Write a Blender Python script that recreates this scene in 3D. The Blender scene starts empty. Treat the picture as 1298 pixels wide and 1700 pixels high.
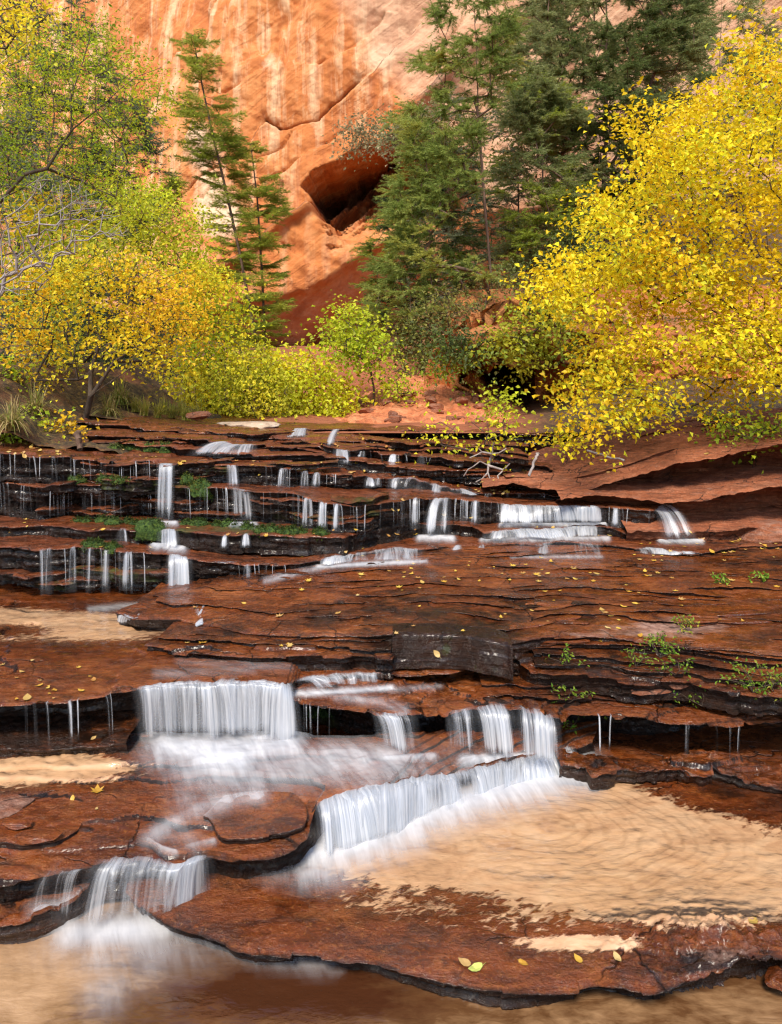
import bpy, math, random
import numpy as np
from mathutils import Vector
random.seed(7)
S = bpy.context.scene
C = S.collection
R = math.radians
# ------------------------------------------------------------------ camera, world, sun, exposure
FPX, HPX, EZ = 1150.0, 660.0, 1.8            # focal length and horizon row in photo pixels, eye height
cam = bpy.data.cameras.new("camera")
camo = bpy.data.objects.new("camera", cam); C.objects.link(camo)
camo.location = (0, 0, EZ); camo.rotation_euler = (R(90), 0, 0)
cam.sensor_fit = 'VERTICAL'; cam.sensor_height = 36; cam.lens = 36*FPX/1700
cam.shift_y = -(850-HPX)/1700
cam.clip_start = .05; cam.clip_end = 2000
S.camera = camo
W = bpy.data.worlds.new("World"); S.world = W; W.use_nodes = True
wn = W.node_tree.nodes; sky = wn.new('ShaderNodeTexSky'); sky.sky_type = 'NISHITA'; sky.sun_disc = False
SUN_EL, SUN_AZ = R(50), R(193)              # azimuth clockwise from +Y (view direction): light from behind the camera, left
sky.sun_elevation = SUN_EL; sky.sun_rotation = SUN_AZ
wn['Background'].inputs[1].default_value = .125
W.node_tree.links.new(sky.outputs[0], wn['Background'].inputs[0])
sl = bpy.data.lights.new("sun", 'SUN'); sl.energy = 2.9; sl.angle = R(12); sl.color = (1, .90, .76)
so = bpy.data.objects.new("sun", sl); C.objects.link(so)
sd = Vector((math.sin(SUN_AZ)*math.cos(SUN_EL), math.cos(SUN_AZ)*math.cos(SUN_EL), math.sin(SUN_EL)))
so.rotation_euler = sd.to_track_quat('Z', 'Y').to_euler(); so.location = sd*60
S.view_settings.view_transform = 'Standard'; S.view_settings.look = 'None'
S.view_settings.exposure = .85; S.view_settings.gamma = 1
S.cycles.max_bounces = 6; S.cycles.diffuse_bounces = 4; S.cycles.glossy_bounces = 2
S.cycles.transmission_bounces = 3; S.cycles.transparent_max_bounces = 24
S.cycles.caustics_reflective = False; S.cycles.caustics_refractive = False
S.cycles.use_denoising = True; S.cycles.sample_clamp_indirect = 2.5; S.cycles.filter_width = 1.25

# ------------------------------------------------------------------ numeric helpers
def P(px, py, h):                            # photo pixel on a level h metres below the eye
    D = h*FPX/(py-HPX); return np.array(((px-649)/FPX*D, D, EZ-h))
def Q(px, py, D):                            # photo pixel at distance D
    return np.array(((px-649)/FPX*D, D, EZ+(HPX-py)/FPX*D))
def pix(p):
    D = np.maximum(p[..., 1], .05); return 649+p[..., 0]/D*FPX, HPX-(p[..., 2]-EZ)/D*FPX
def _h(ix, iy, iz, seed):
    n = (ix.astype(np.int64)*374761393+iy.astype(np.int64)*668265263+iz.astype(np.int64)*2147483647+seed*974711) & 0xffffffff
    n = ((n ^ (n >> 13))*1274126177) & 0xffffffff
    n = ((n ^ (n >> 16))*2246822519) & 0xffffffff
    return ((n ^ (n >> 15)) & 0xffffff)/float(0xffffff)
def vn(x, y, z=0., seed=0):
    x, y, z = np.broadcast_arrays(np.asarray(x, float), np.asarray(y, float), np.asarray(z, float))
    ix, iy, iz = np.floor(x), np.floor(y), np.floor(z)
    fx, fy, fz = x-ix, y-iy, z-iz
    fx, fy, fz = [t*t*t*(t*(t*6-15)+10) for t in (fx, fy, fz)]
    def L(a, b, t): return a+(b-a)*t
    flat = not np.any(z)
    def pl(k): return L(L(_h(ix, iy, iz+k, seed), _h(ix+1, iy, iz+k, seed), fx), L(_h(ix, iy+1, iz+k, seed), _h(ix+1, iy+1, iz+k, seed), fx), fy)
    return (pl(0) if flat else L(pl(0), pl(1), fz))*2-1
def fbm(x, y, z=0., o=4, seed=0, g=.5):
    r = 0; a = 1; t = 0
    for k in range(o):
        r = r+a*vn(np.asarray(x)*2.03**k+k*17.3, np.asarray(y)*2.03**k-k*9.1, np.asarray(z)*2.03**k, seed+k); t += a; a *= g
    return r/t
def sst(a, b, x): t = np.clip((x-a)/(b-a), 0, 1); return t*t*(3-2*t)
def segd(px, py, pts):                       # distance to a polyline, in whatever plane
    d = np.full(np.shape(px), 1e9)
    for (ax, ay), (bx, by) in zip(pts[:-1], pts[1:]):
        vx, vy = bx-ax, by-ay; t = np.clip(((px-ax)*vx+(py-ay)*vy)/(vx*vx+vy*vy+1e-9), 0, 1)
        d = np.minimum(d, np.hypot(px-ax-t*vx, py-ay-t*vy))
    return d
def blob(px, py, cx, cy, rx, ry): return np.exp(-((px-cx)/rx)**2-((py-cy)/ry)**2)

# ------------------------------------------------------------------ object helpers
def mesh_np(name, V, F, mat, attrs=None, uv=None, smooth=True, parent=None):
    V = np.asarray(V, np.float32).reshape(-1, 3); F = np.asarray(F, np.int32); k = F.shape[1]
    me = bpy.data.meshes.new(name); me.vertices.add(len(V)); me.vertices.foreach_set('co', V.ravel())
    me.loops.add(F.size); me.loops.foreach_set('vertex_index', F.ravel())
    me.polygons.add(len(F)); me.polygons.foreach_set('loop_start', np.arange(0, F.size, k, dtype=np.int32))
    me.update(calc_edges=True)
    me.polygons.foreach_set('use_smooth', np.full(len(F), smooth))
    for n, a in (attrs or {}).items():
        a = np.asarray(a, np.float32)
        if a.ndim == 1 or a.shape[-1] == 1:
            at = me.attributes.new(n, 'FLOAT', 'POINT'); at.data.foreach_set('value', a.ravel())
        else:
            at = me.attributes.new(n, 'FLOAT_COLOR', 'POINT')
            at.data.foreach_set('color', np.concatenate([a, np.ones((len(a), 1), np.float32)], 1).ravel())
    if uv is not None:
        l = me.uv_layers.new(name='uv'); l.data.foreach_set('uv', np.asarray(uv, np.float32)[F.ravel()].ravel())
    me.validate(); me.materials.append(mat)
    o = bpy.data.objects.new(name, me); C.objects.link(o)
    if parent: o.parent = parent
    return o
def gridF(nu, nv, flip=False):
    i = np.arange(nu*nv).reshape(nu, nv); a, b, c, d = i[:-1, :-1], i[1:, :-1], i[1:, 1:], i[:-1, 1:]
    q = np.stack([a, d, c, b] if flip else [a, b, c, d], -1).reshape(-1, 4); return q
def tag(o, label, cat, group=None):
    o['label'] = label; o['category'] = cat
    if group: o['group'] = group
    return o
def struct(o): o['kind'] = 'structure'; return o
def thing(name, loc, label, cat, group=None):
    o = bpy.data.objects.new(name, None); C.objects.link(o); o.location = loc; o.empty_display_size = .2
    return tag(o, label, cat, group)

# ------------------------------------------------------------------ materials
class NT:
    def __init__(s, name):
        s.m = bpy.data.materials.new(name); s.m.use_nodes = True; s.t = s.m.node_tree
        s.t.nodes.clear(); s.out = s.t.nodes.new('ShaderNodeOutputMaterial')
    def put(s, sock, v):
        if v is None: return
        if hasattr(v, 'links'): s.t.links.new(v, sock)
        else:
            if sock.type == 'RGBA' and len(v) == 3: v = (*v, 1)
            sock.default_value = v
    def n(s, typ, ins=(), out=0, **kw):
        nd = s.t.nodes.new('ShaderNode'+typ)
        for k, v in kw.items(): setattr(nd, k, v)
        for k, v in (ins.items() if isinstance(ins, dict) else enumerate(ins)): s.put(nd.inputs[k], v)
        return nd.outputs[out]
    def math(s, op, a, b=0., cl=False): return s.n('Math', [a, b], operation=op, use_clamp=cl)
    def mul(s, a, b): return s.math('MULTIPLY', a, b)
    def add(s, a, b, cl=False): return s.math('ADD', a, b, cl)
    def attr(s, name, out='Fac'):
        nd = s.t.nodes.new('ShaderNodeAttribute'); nd.attribute_name = name; return nd.outputs[out]
    def pos(s, sc=(1, 1, 1), rot=None):
        g = s.n('NewGeometry')
        if rot: return s.n('Mapping', {0: g, 2: rot, 3: tuple(1/q for q in sc)}, vector_type='TEXTURE')
        return s.n('Mapping', {0: g, 3: sc})
    def noise(s, v, sc, det=4., ro=.55, dist=0., col=False):
        return s.n('TexNoise', {'Vector': v, 'Scale': sc, 'Detail': det, 'Roughness': ro, 'Distortion': dist}, 1 if col else 0)
    def ramp(s, f, stops, interp='LINEAR', col=True):
        nd = s.t.nodes.new('ShaderNodeValToRGB'); e = nd.color_ramp; e.interpolation = interp
        while len(e.elements) < len(stops): e.elements.new(.5)
        for el, (p, c) in zip(e.elements, stops):
            el.position = p; el.color = (*c, 1) if hasattr(c, '__len__') else (c, c, c, 1)
        s.put(nd.inputs[0], f); return nd.outputs[0]
    def mix(s, f, a, b, bt='MIX'):
        nd = s.t.nodes.new('ShaderNodeMix'); nd.data_type = 'RGBA'; nd.blend_type = bt
        s.put(nd.inputs[0], f); s.put(nd.inputs[6], a); s.put(nd.inputs[7], b); return nd.outputs[2]
    def bump(s, h, st, d=.01, nrm=None):
        return s.n('Bump', {'Strength': st, 'Distance': d, 'Height': h, **({'Normal': nrm} if nrm else {})})
    def pr(s, **k):
        nd = s.t.nodes.new('ShaderNodeBsdfPrincipled')
        for a, v in k.items(): s.put(nd.inputs[a.replace('_', ' ')], v)
        return nd.outputs[0]
    def done(s, sh): s.t.links.new(sh, s.out.inputs[0]); return s.m
RIPC = P(905, 1372, 1.7)
def mat_rock(name, c0, c1, c2, rough=(.16, .5), algae=1., wetb=1.):
    k = NT(name); p = k.pos()
    n1 = k.noise(k.pos((1.2, 1.9, 2.5)), 2.2, 5, .62, .6)
    n2 = k.noise(k.pos((1, 1.7, 1)), 17, 7, .68, .3); n3 = k.noise(p, 75, 6, .7)
    st = k.noise(k.pos((.7, 2.4, 30)), 3.6, 5, .62, .3)          # bedding
    f = k.add(k.mul(n1, .50), k.mul(n2, .55))
    col = k.ramp(f, [(.34, c0), (.52, c1), (.70, c2)])
    col = k.mix(k.mul(k.ramp(st, [(.34, 1.), (.52, 0.)]), .65), col, (c0[0]*.5, c0[1]*.5, c0[2]*.5))
    dark = k.ramp(k.noise(k.pos((.8, 2.0, 1)), 5.5, 7, .72, .9), [(.50, 0.), (.62, 1.)])   # algae films on the wet rock
    col = k.mix(k.mul(dark, .72*algae), col, (.030, .012, .007))
    fleck = k.ramp(n3, [(.56, 0.), (.66, 1.)]); pit = k.ramp(n3, [(.34, 1.), (.44, 0.)])
    col = k.mix(k.mul(pit, .5), col, (c0[0]*.4, c0[1]*.4, c0[2]*.4))
    col = k.mix(k.mul(fleck, .34), col, (c2[0]*1.4, c2[1]*1.9, c2[2]*2.2))
    vw = k.n('VectorMath', [k.pos((1, 1.5, .4)), k.n('VectorMath', [k.noise(p, 4, 4, .6, col=True), (.22, .22, .22)], operation='MULTIPLY')], operation='ADD')
    ve = k.n('TexVoronoi', {'Vector': vw, 'Scale': 2.6, 'Randomness': 1.}, 0, feature='DISTANCE_TO_EDGE')
    jt = k.mul(k.ramp(ve, [(0., 1.), (.016, 0.)]), k.ramp(k.noise(p, 1.9, 3, .5), [(.47, 0.), (.56, 1.)]))
    col = k.mix(k.mul(jt, .85), col, (.012, .006, .004))
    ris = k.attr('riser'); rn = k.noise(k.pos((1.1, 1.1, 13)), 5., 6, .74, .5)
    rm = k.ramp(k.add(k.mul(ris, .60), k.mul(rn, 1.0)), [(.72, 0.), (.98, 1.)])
    alg_refl = k.ramp(k.noise(p, 26, 5, .7), [(.35, (.003, .003, .0025)), (.60, (.010, .007, .005)), (.74, (.050, .020, .010))])  # black algae; also the reflected dark at the pool's back
    col = k.mix(k.mul(rm, .95*algae), col, alg_refl)
    mo = k.ramp(k.add(k.attr('moss'), k.mul(k.noise(p, 9, 5, .65), .8)), [(.78, 0.), (1.0, 1.)])
    mcol = k.ramp(k.noise(p, 45, 4, .7), [(.3, (.012, .020, .003)), (.55, (.050, .072, .008)), (.75, (.13, .14, .016))])
    col = k.mix(mo, col, mcol)
    dr = k.ramp(k.add(k.attr('dry'), k.mul(k.noise(k.pos((.8, 1.4, 6)), 9, 6, .68), .75)), [(.72, 0.), (.95, 1.)])
    dcol = k.ramp(k.noise(p, 26, 6, .65), [(.3, (.12, .062, .045)), (.5, (.30, .165, .12)), (.75, (.46, .30, .23))])
    col = k.mix(dr, col, dcol)
    # silt lying on the rock: patches with edges frayed by the current
    w = k.noise(k.pos((2.2, 5., 1), (0, 0, .12)), 5.0, 5, .62, .6); w2 = k.noise(k.pos((1.0, 2.1, 1), (0, 0, .45)), 26, 2, .55, .35)
    sa = k.ramp(k.mul(k.add(k.attr('sand'), k.add(k.add(k.mul(w, .42), k.mul(k.noise(k.pos((1, 1.9, 1), (0, 0, .5)), 13, 3, .6, .3), .30)), k.mul(w2, .58))), .5), [(.475, 0.), (.54, 1.)])
    sn = k.noise(k.pos((1, 2.0, 1), (0, 0, .12)), 5, 6, .60, 1.0)
    scol = k.ramp(sn, [(.30, (.48, .275, .155)), (.46, (.64, .39, .225)), (.62, (.71, .465, .285))])
    gm = k.n('NewGeometry'); rv = k.n('VectorMath', [gm, tuple(RIPC)], operation='SUBTRACT'); rv = k.n('VectorMath', [rv, (.9, 1.5, 0)], operation='MULTIPLY')
    rl = k.n('VectorMath', [rv], 1, operation='LENGTH')
    wv = k.add(k.mul(k.noise(k.pos((1, 1.4, 1)), 3.2, 3, .5), .17), k.mul(k.noise(k.pos((1, 2, 1)), 14, 3, .5), .030))
    sn_ = k.math('SINE', k.mul(k.add(rl, wv), 118.)); rl_ = k.ramp(k.add(k.mul(sn_, .5), .5), [(.60, 0.), (1.0, 1.)])
    rl_ = k.mul(rl_, k.ramp(k.add(k.mul(k.attr('ripple'), .62), k.mul(k.noise(k.pos((1, 1.8, 1)), 5, 5, .65), .75)), [(.66, 0.), (1.05, 1.)]))
    scol = k.mix(k.mul(rl_, .20), scol, (.19, .095, .036))  # dark ripple arcs painted in for reflections on the water
    col = k.mix(sa, col, scol)
    wet = k.ramp(k.add(k.mul(n2, .55), k.mul(k.noise(k.pos((.8, 1.6, 1)), 3.4, 4, .6, .4), .6)), [(.46, 1.), (.66, 0.)])
    ro = k.ramp(wet, [(0., rough[1]), (1., rough[0])])
    ro = k.mix(mo, ro, (.9, .9, .9)); ro = k.mix(k.mul(dr, .9), ro, (.75, .75, .75)); ro = k.mix(sa, ro, (.13, .13, .13))
    h = k.add(k.add(k.mul(n2, .9), k.mul(n3, .75)), k.mul(k.noise(k.pos((.8, 1.5, 16)), 10, 5, .65), .9))
    h = k.math('SUBTRACT', h, k.mul(jt, .8))
    h = k.mix(sa, h, k.mul(k.add(k.noise(k.pos((1, 2.4, 1), (0, 0, .1)), 14, 3, .5), k.mul(rl_, -.3)), .9))
    b = k.bump(h, k.mul(k.mul(k.math('SUBTRACT', 1., k.mul(sa, .62)), k.math('SUBTRACT', 1., k.mul(wet, .62))), 1.0*wetb), .017)
    sp = k.math('SUBTRACT', .42, k.mul(rm, .14))
    return k.done(k.pr(Base_Color=col, Roughness=ro, Normal=b, Specular_IOR_Level=sp, Coat_Weight=k.mul(k.mul(wet, .55*(1 if algae > .6 else 0)), k.math('SUBTRACT', 1., k.math('MAXIMUM', dr, mo))), Coat_Roughness=.12, Coat_Normal=k.bump(k.add(n2, k.mul(n1, 2.)), .14, .02)))
M = {}
M['rock'] = mat_rock('wet_red_sandstone', (.055, .0125, .0035), (.19, .045, .009), (.34, .105, .025), (.07, .42), .95)
M['rockup'] = mat_rock('wet_dark_sandstone', (.070, .017, .006), (.185, .046, .0135), (.30, .10, .040), (.12, .46), 1.0)
M['bank'] = mat_rock('dry_red_sandstone', (.17, .045, .017), (.33, .100, .040), (.46, .18, .092), (.6, .9), .5, 1.2)

def mat_fall():
    k = NT('silky_water'); uv = k.n('UVMap')
    def st(sx, sy, off, d=3): return k.noise(k.n('Mapping', {0: uv, 1: (off, 0, 0), 3: (sx, sy, 1)}), 1., d, .6, .12)
    a1 = st(22, .40, 3.1); a2 = st(80, .55, 9.7, 4); a3 = st(6.0, .20, 5.5, 3)
    f = k.math('SUBTRACT', k.add(k.add(k.mul(a1, .40), k.mul(a2, .28)), k.mul(a3, .70)), .13)
    al = k.attr('alpha')
    e = k.ramp(k.add(f, k.mul(k.math('SUBTRACT', al, .56), .66)), [(.45, .03), (.56, .32), (.66, .70), (.84, 1.)])
    e = k.mul(e, k.ramp(al, [(0., 0.), (.22, 1.)]))
    nb = k.bump(k.add(k.mul(a1, .6), a2), .35, .02)
    col = k.ramp(a2, [(.32, (.40, .45, .53)), (.60, (.78, .80, .84))])
    d = k.n('BsdfDiffuse', {'Color': col, 'Normal': nb}); t = k.n('BsdfTranslucent', {'Color': col})
    g = k.n('BsdfGlossy', {'Color': (.9, .94, 1), 'Roughness': .3, 'Normal': nb})
    w = k.n('MixShader', [.35, d, t]); w = k.n('MixShader', [.12, w, g])
    tr = k.n('BsdfTransparent')
    return k.done(k.n('MixShader', [k.mul(e, .93), tr, w]))
M['fall'] = mat_fall()
def mat_film():
    k = NT('flowing_foam'); al = k.attr('alpha'); uv = k.n('UVMap')
    a1 = k.noise(k.n('Mapping', {0: uv, 3: (11, 2.6, 1)}), 1., 4, .55, .8); a2 = k.noise(k.n('Mapping', {0: uv, 3: (46, 6, 1)}), 1., 4, .6, .4)
    f = k.add(k.mul(a1, .65), k.mul(a2, .35))
    f = k.ramp(f, [(.32, 0.), (.66, 1.)])
    # thin water breaks into streaks, thick foam closes up
    e = k.add(k.mul(k.mul(al, al), 1.0), k.mul(k.mul(al, k.math('SUBTRACT', 1.05, al)), k.mul(f, 1.5)), True)
    col = k.ramp(a1, [(.3, (.66, .69, .75)), (.6, (.82, .83, .86))])
    d = k.n('BsdfDiffuse', {'Color': col}); t = k.n('BsdfTranslucent', {'Color': col})
    w = k.n('MixShader', [.25, d, t]); tr = k.n('BsdfTransparent')
    return k.done(k.n('MixShader', [k.mul(e, .97), tr, w]))
M['film'] = mat_film()
def mat_pool():
    k = NT('silty_pool_water')
    s = k.attr('sand'); p = k.pos((1, 1.8, 1), (0, 0, -.25))
    n1 = k.noise(p, 3.5, 5, .6, 1.2); n2 = k.noise(k.pos((1, 2.5, 1)), 16, 4, .6, .5)
    f = k.add(k.add(s, k.mul(k.math('SUBTRACT', n1, .5), .7)), k.mul(k.math('SUBTRACT', n2, .5), .45))
    col = k.ramp(f, [(.1, (.060, .020, .008)), (.4, (.12, .055, .022)), (.62, (.30, .17, .082)), (.9, (.46, .28, .15))])
    h = k.add(k.noise(k.pos((1, 2.2, 1)), 9, 3, .5), k.mul(n2, .4))
    b = k.bump(h, .25, .02)
    return k.done(k.pr(Base_Color=col, Roughness=.09, Normal=b, Specular_IOR_Level=.6))
M['pool'] = mat_pool()
def mat_water():
    k = NT('clear_pool_water')
    h = k.add(k.noise(k.pos((1, 2.0, 1), (0, 0, .15)), 7, 3, .5, .6), k.mul(k.noise(k.pos((1, 2.6, 1), (0, 0, -.2)), 26, 3, .5, .4), .35))
    b_ = k.bump(h, .13, .03); fr = k.n('Fresnel', {'IOR': 1.36, 'Normal': b_}); al = k.attr('alpha')
    g_ = k.n('BsdfGlossy', {'Color': (1, 1, 1), 'Roughness': .05, 'Normal': b_}); t_ = k.n('BsdfTransparent', {'Color': (.97, .955, .93)}); t0 = k.n('BsdfTransparent')
    w_ = k.n('MixShader', [fr, t_, g_])
    return k.done(k.n('MixShader', [k.ramp(al, [(.0, 0.), (.5, 1.)]), t0, w_]))
M['water'] = mat_water()

# ------------------------------------------------------------------ rock ledges
LED = {}
def ledge(name, front, back=None, depth=1., bz=.0, ds=.008, thick=.1, under=.05, rough=.02, amp=.006, terr=None, droop=.012,
          seed=0, mat='rock', attr=None, rows=90, strata=.018, lay=.02, blkw=.8, key=None, zfun=None, rq=.008):
    ext = isinstance(front[0], tuple) and front[0][0] <= -200       # carry the bed on to the left, beyond the frame
    if ext:
        front = [(-1000,)+tuple(front[0][1:])]+list(front)
        if isinstance(back, list): back = [(-1000,)+tuple(back[0][1:])]+list(back)
    w3 = lambda L_: np.array([q if isinstance(q, np.ndarray) else P(*q) for q in L_])
    Fw = w3(front); K = len(Fw)
    if back is None: Bw = Fw+np.array((0, depth, bz))
    elif isinstance(back, (int, float)):
        Bw = Fw.copy(); Bw[:, 1] = back; Bw[:, 0] *= (back/Fw[:, 1])**.35; Bw[:, 2] += bz
    else: Bw = w3(back)
    L = np.r_[0, np.cumsum(np.linalg.norm(np.diff(Fw[:, :2], axis=0), axis=1)+.3*np.linalg.norm(np.diff(Bw[:, :2], axis=0), axis=1))]
    ns = max(8, int(L[-1]/ds)); t = np.linspace(0, L[-1], ns)
    F = np.stack([np.interp(t, L, Fw[:, i]) for i in range(3)], 1); B = np.stack([np.interp(t, L, Bw[:, i]) for i in range(3)], 1)
    kern = max(1, int(.10/ds)); ker = np.hanning(kern+2); ker /= ker.sum()
    for a in (F, B):
        for i in range(3): a[:, i] = np.convolve(np.pad(a[:, i], kern+1, mode='edge'), ker, 'same')[kern+1:-kern-1]
    out = F[:, :2]-B[:, :2]; out /= np.linalg.norm(out, axis=1, keepdims=True)+1e-9
    s = t-(L[1] if ext else 0)
    blk = vn(np.floor(s*7+1.2*vn(s*3, 0, 0, seed+5)), 3.3, 0, seed+9)*.6
    off = rough*(1.2*fbm(s*2.2, seed*1.7, 0, 3, seed)+blk*blkw+.32*fbm(s*11, 4.4, 0, 3, seed+3)+.12*fbm(s*40, 1.4, 0, 2, seed+4))
    F[:, :2] += out*off[:, None]
    F[:, 2] += .3*rough*fbm(s*3, 9.1, 0, 3, seed+21)
    w = np.linspace(0, 1, rows)**1.25
    G = F[None]+(B-F)[None]*w[:, None, None]                 # rows x ns x 3
    dl = np.linalg.norm((G-F[None])[..., :2], axis=2)
    X, Y = G[..., 0], G[..., 1]
    z = G[..., 2]; edge = np.zeros_like(z)
    if zfun is not None: z = z+zfun(X, Y, z, dl)
    if terr:
        step, sa, fx, fy = terr
        b = z+sa*(fbm(X*fx, Y*fy, 0, 4, seed+31)+.35*fbm(X*fx*5, Y*fy*3, 0, 3, seed+33))
        q = b/step; fl = np.floor(q); fr = q-fl
        z = (fl+sst(.88, 1., fr)*1.+.12*fr-.12*sst(.88, 1., fr))*step; edge = sst(.84, .90, fr)*(.55+.5*vn(fl*3.7, X*1.3, 0, seed+35))
    z = z+amp*fbm(X*3.5, Y*5, 0, 4, seed+11)+.45*amp*fbm(X*24, Y*30, 0, 3, seed+12)
    z = z-droop*np.exp(-dl/.018)
    G[..., 2] = z
    nr = max(5, int(thick/rq)); tt = np.linspace(0, 1, nr+1)[1:]
    zl = G[0, :, 2][None]-thick*tt[:, None]
    S2 = np.broadcast_to(s[None], zl.shape)
    q = np.floor((zl+.006*fbm(S2*2, zl*8, 0, 2, seed+41))/strata)
    inn = under*np.sqrt(np.sin(np.minimum(tt*1.35, 1)*math.pi/2))[:, None]*(1+.45*fbm(S2*1.8, .5, 0, 3, seed+43))
    inn = inn-lay*(vn(S2*1.7+q*5.7, q*.9, 0, seed+45)*.7+.5*vn(S2*6+q*3.1, q*1.3, 0, seed+46)+.25*fbm(S2*28, zl*60, 0, 2, seed+47))*sst(0, .25, tt)[:, None]
    Rz = np.stack([F[None, :, 0]-out[None, :, 0]*inn, F[None, :, 1]-out[None, :, 1]*inn, zl], 2)
    V = np.concatenate([G[::-1], Rz], 0)
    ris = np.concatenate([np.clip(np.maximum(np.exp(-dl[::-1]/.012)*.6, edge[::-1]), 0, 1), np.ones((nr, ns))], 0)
    A = {'riser': ris.ravel()}
    px, py = pix(V)
    iz = np.zeros_like(ris); top = np.concatenate([np.ones((rows, ns)), np.zeros((nr, ns))], 0)
    for nme in ('sand', 'moss', 'dry', 'ripple'):
        A[nme] = iz.ravel()
    if attr:
        for nme, v in attr(px, py, V[..., 0], V[..., 1], ris, top).items(): A[nme] = np.broadcast_to(v, ris.shape).ravel()
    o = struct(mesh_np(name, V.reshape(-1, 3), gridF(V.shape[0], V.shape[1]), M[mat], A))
    LED[key or name] = (G, dl)
    return o
def film(key, fn, lift=.006, mound=0., flow=(0, -1), name='water', cut=.02):
    G, dl = LED[key]; px, py = pix(G); a = np.clip(fn(px, py), 0, 1)
    V = G.copy(); V[..., 2] += lift+mound*a+.006*a*fbm(V[..., 0]*9, V[..., 1]*9, 0, 2, 77)
    nv, ns = a.shape; Fq = gridF(nv, ns, True); keep = (a.ravel()[Fq].max(1) > cut); Fq = Fq[keep]
    if not len(Fq): return
    ids, inv = np.unique(Fq, return_inverse=True)
    fx, fy = flow; uv = np.stack([V[..., 0]*fy-V[..., 1]*fx, V[..., 0]*fx+V[..., 1]*fy], -1).reshape(-1, 2)[ids]
    return struct(mesh_np(name, V.reshape(-1, 3)[ids], inv.reshape(-1, 4), M['film'], {'alpha': a.ravel()[ids]}, uv))

def water(key, fn, lift=.007):
    G, dl = LED[key]; px, py = pix(G); al = np.clip(fn(px, py), 0, 1); V = G.copy(); V[..., 2] += lift
    nv, ns = al.shape; Fq = gridF(nv, ns, True); Fq = Fq[al.ravel()[Fq].max(1) > .01]; ids, inv = np.unique(Fq, return_inverse=True)
    return struct(mesh_np('water', V.reshape(-1, 3)[ids], inv.reshape(-1, 4), M['water'], {'alpha': al.ravel()[ids]}))
def fall(lip, base, label, dens=.6, out=.05, seed=0, ds=.006, name='waterfall', group=None, layers=2, edge=.05, bulge=0., lead=.10, thr=None, slant=0.):
    """a curtain of silky water: lip and base are lists of (px, py, h)"""
    lw = lip if isinstance(lip, np.ndarray) else np.array([P(*p) for p in lip]); bw = np.array([P(*p) for p in base])
    l1 = np.linalg.norm(np.diff(lw, axis=0), axis=1).sum(); ns = max(5, int(l1/ds)); u = np.linspace(0, 1, ns)
    def rs(a):
        d = np.r_[0, np.cumsum(np.linalg.norm(np.diff(a, axis=0), axis=1))]; d /= d[-1]
        return np.stack([np.interp(u, d, a[:, i]) for i in range(3)], 1)
    Lp, Bp = rs(lw), rs(bw); root = None
    Vs, Fs, As, Us, n0 = [], [], [], [], 0
    for ly in range(layers):
        sd_ = seed*13+ly*101; T = np.linspace(0, 1, 26); nl = 6
        jit = .035*fbm(u*l1*9, 3.3, 0, 3, sd_)+.008*fbm(u*l1*45, 1.3, 0, 2, sd_+1)
        L2 = Lp.copy(); L2[:, 1] += -.006*ly
        B2 = Bp.copy(); B2[:, 1] += jit*1.2-.02*ly; B2[:, 0] += .05*fbm(u*l1*5, 8, 0, 3, sd_+2)*min(1, l1*3)
        B2[:, 0] += slant
        k = np.linspace(1, 0, nl+1)[:-1]                     # sheet arriving over the lip
        pre = L2[None]+np.stack([0*u, lead+0*u, .004+0*u], 1)[None]*k[:, None, None]
        hv = (T**.72)[:, None, None]; vv = (T**1.75)[:, None, None]
        fl = np.concatenate([L2[None, :, :2]+(B2-L2)[None, :, :2]*hv, L2[None, :, 2:]+(B2-L2)[None, :, 2:]*vv], 2)
        fl[..., 1] -= (jit[None]*T[:, None]*.8)
        G = np.concatenate([pre, fl], 0); G[..., 2] += .006
        G[:, :, 2] += .008*fbm(u*l1*12, 2, 0, 3, sd_+3)[None]*np.r_[k*0+.5, np.ones(len(T))][:, None]
        tv = np.r_[-k*.25, T]
        strand = fbm(u*l1*6*max(1., .42/l1), 6.6, 0, 4, sd_+5)*1.0
        ee = min(edge*1.4, l1*.30); wob = (sst(0, ee, u*l1)*sst(0, ee, (1-u)*l1))**.7
        a = np.clip(dens+strand[None]*(.35+.65*sst(-.1, .35, tv))[:, None]*.95+.10*(1-sst(0, .5, np.abs(tv)))[:, None], .02, 1)*wob[None]
        a = a*sst(-.25, -.02, tv)[:, None]*(1-.8*sst(.78+.12*0, 1.0, tv)[:, None]*(.7+.5*strand[None]))
        fq = max(1., .42/l1) if l1 < .42 else 1.
        uv = np.stack([np.broadcast_to((u*l1*fq)[None], a.shape)+seed*3.7+ly*9.1, np.broadcast_to(tv[:, None], a.shape)+seed], -1)
        Vs.append(G.reshape(-1, 3)); As.append(a.ravel()); Us.append(uv.reshape(-1, 2)); Fs.append(gridF(*a.shape)+n0); n0 += a.size
    o = mesh_np(name, np.concatenate(Vs), np.concatenate(Fs), M['fall'], {'alpha': np.concatenate(As)}, np.concatenate(Us))
    return tag(o, label, 'waterfall' if name == 'waterfall' else 'trickle', group)

def lipof(key, a, b, n=14):
    F = LED[key][0][0]; px, _ = pix(F); r = []
    for x in np.linspace(a, b, n):
        i = int(np.argmin(np.abs(px-x))); r.append(F[i])
    return np.array(r)
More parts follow.
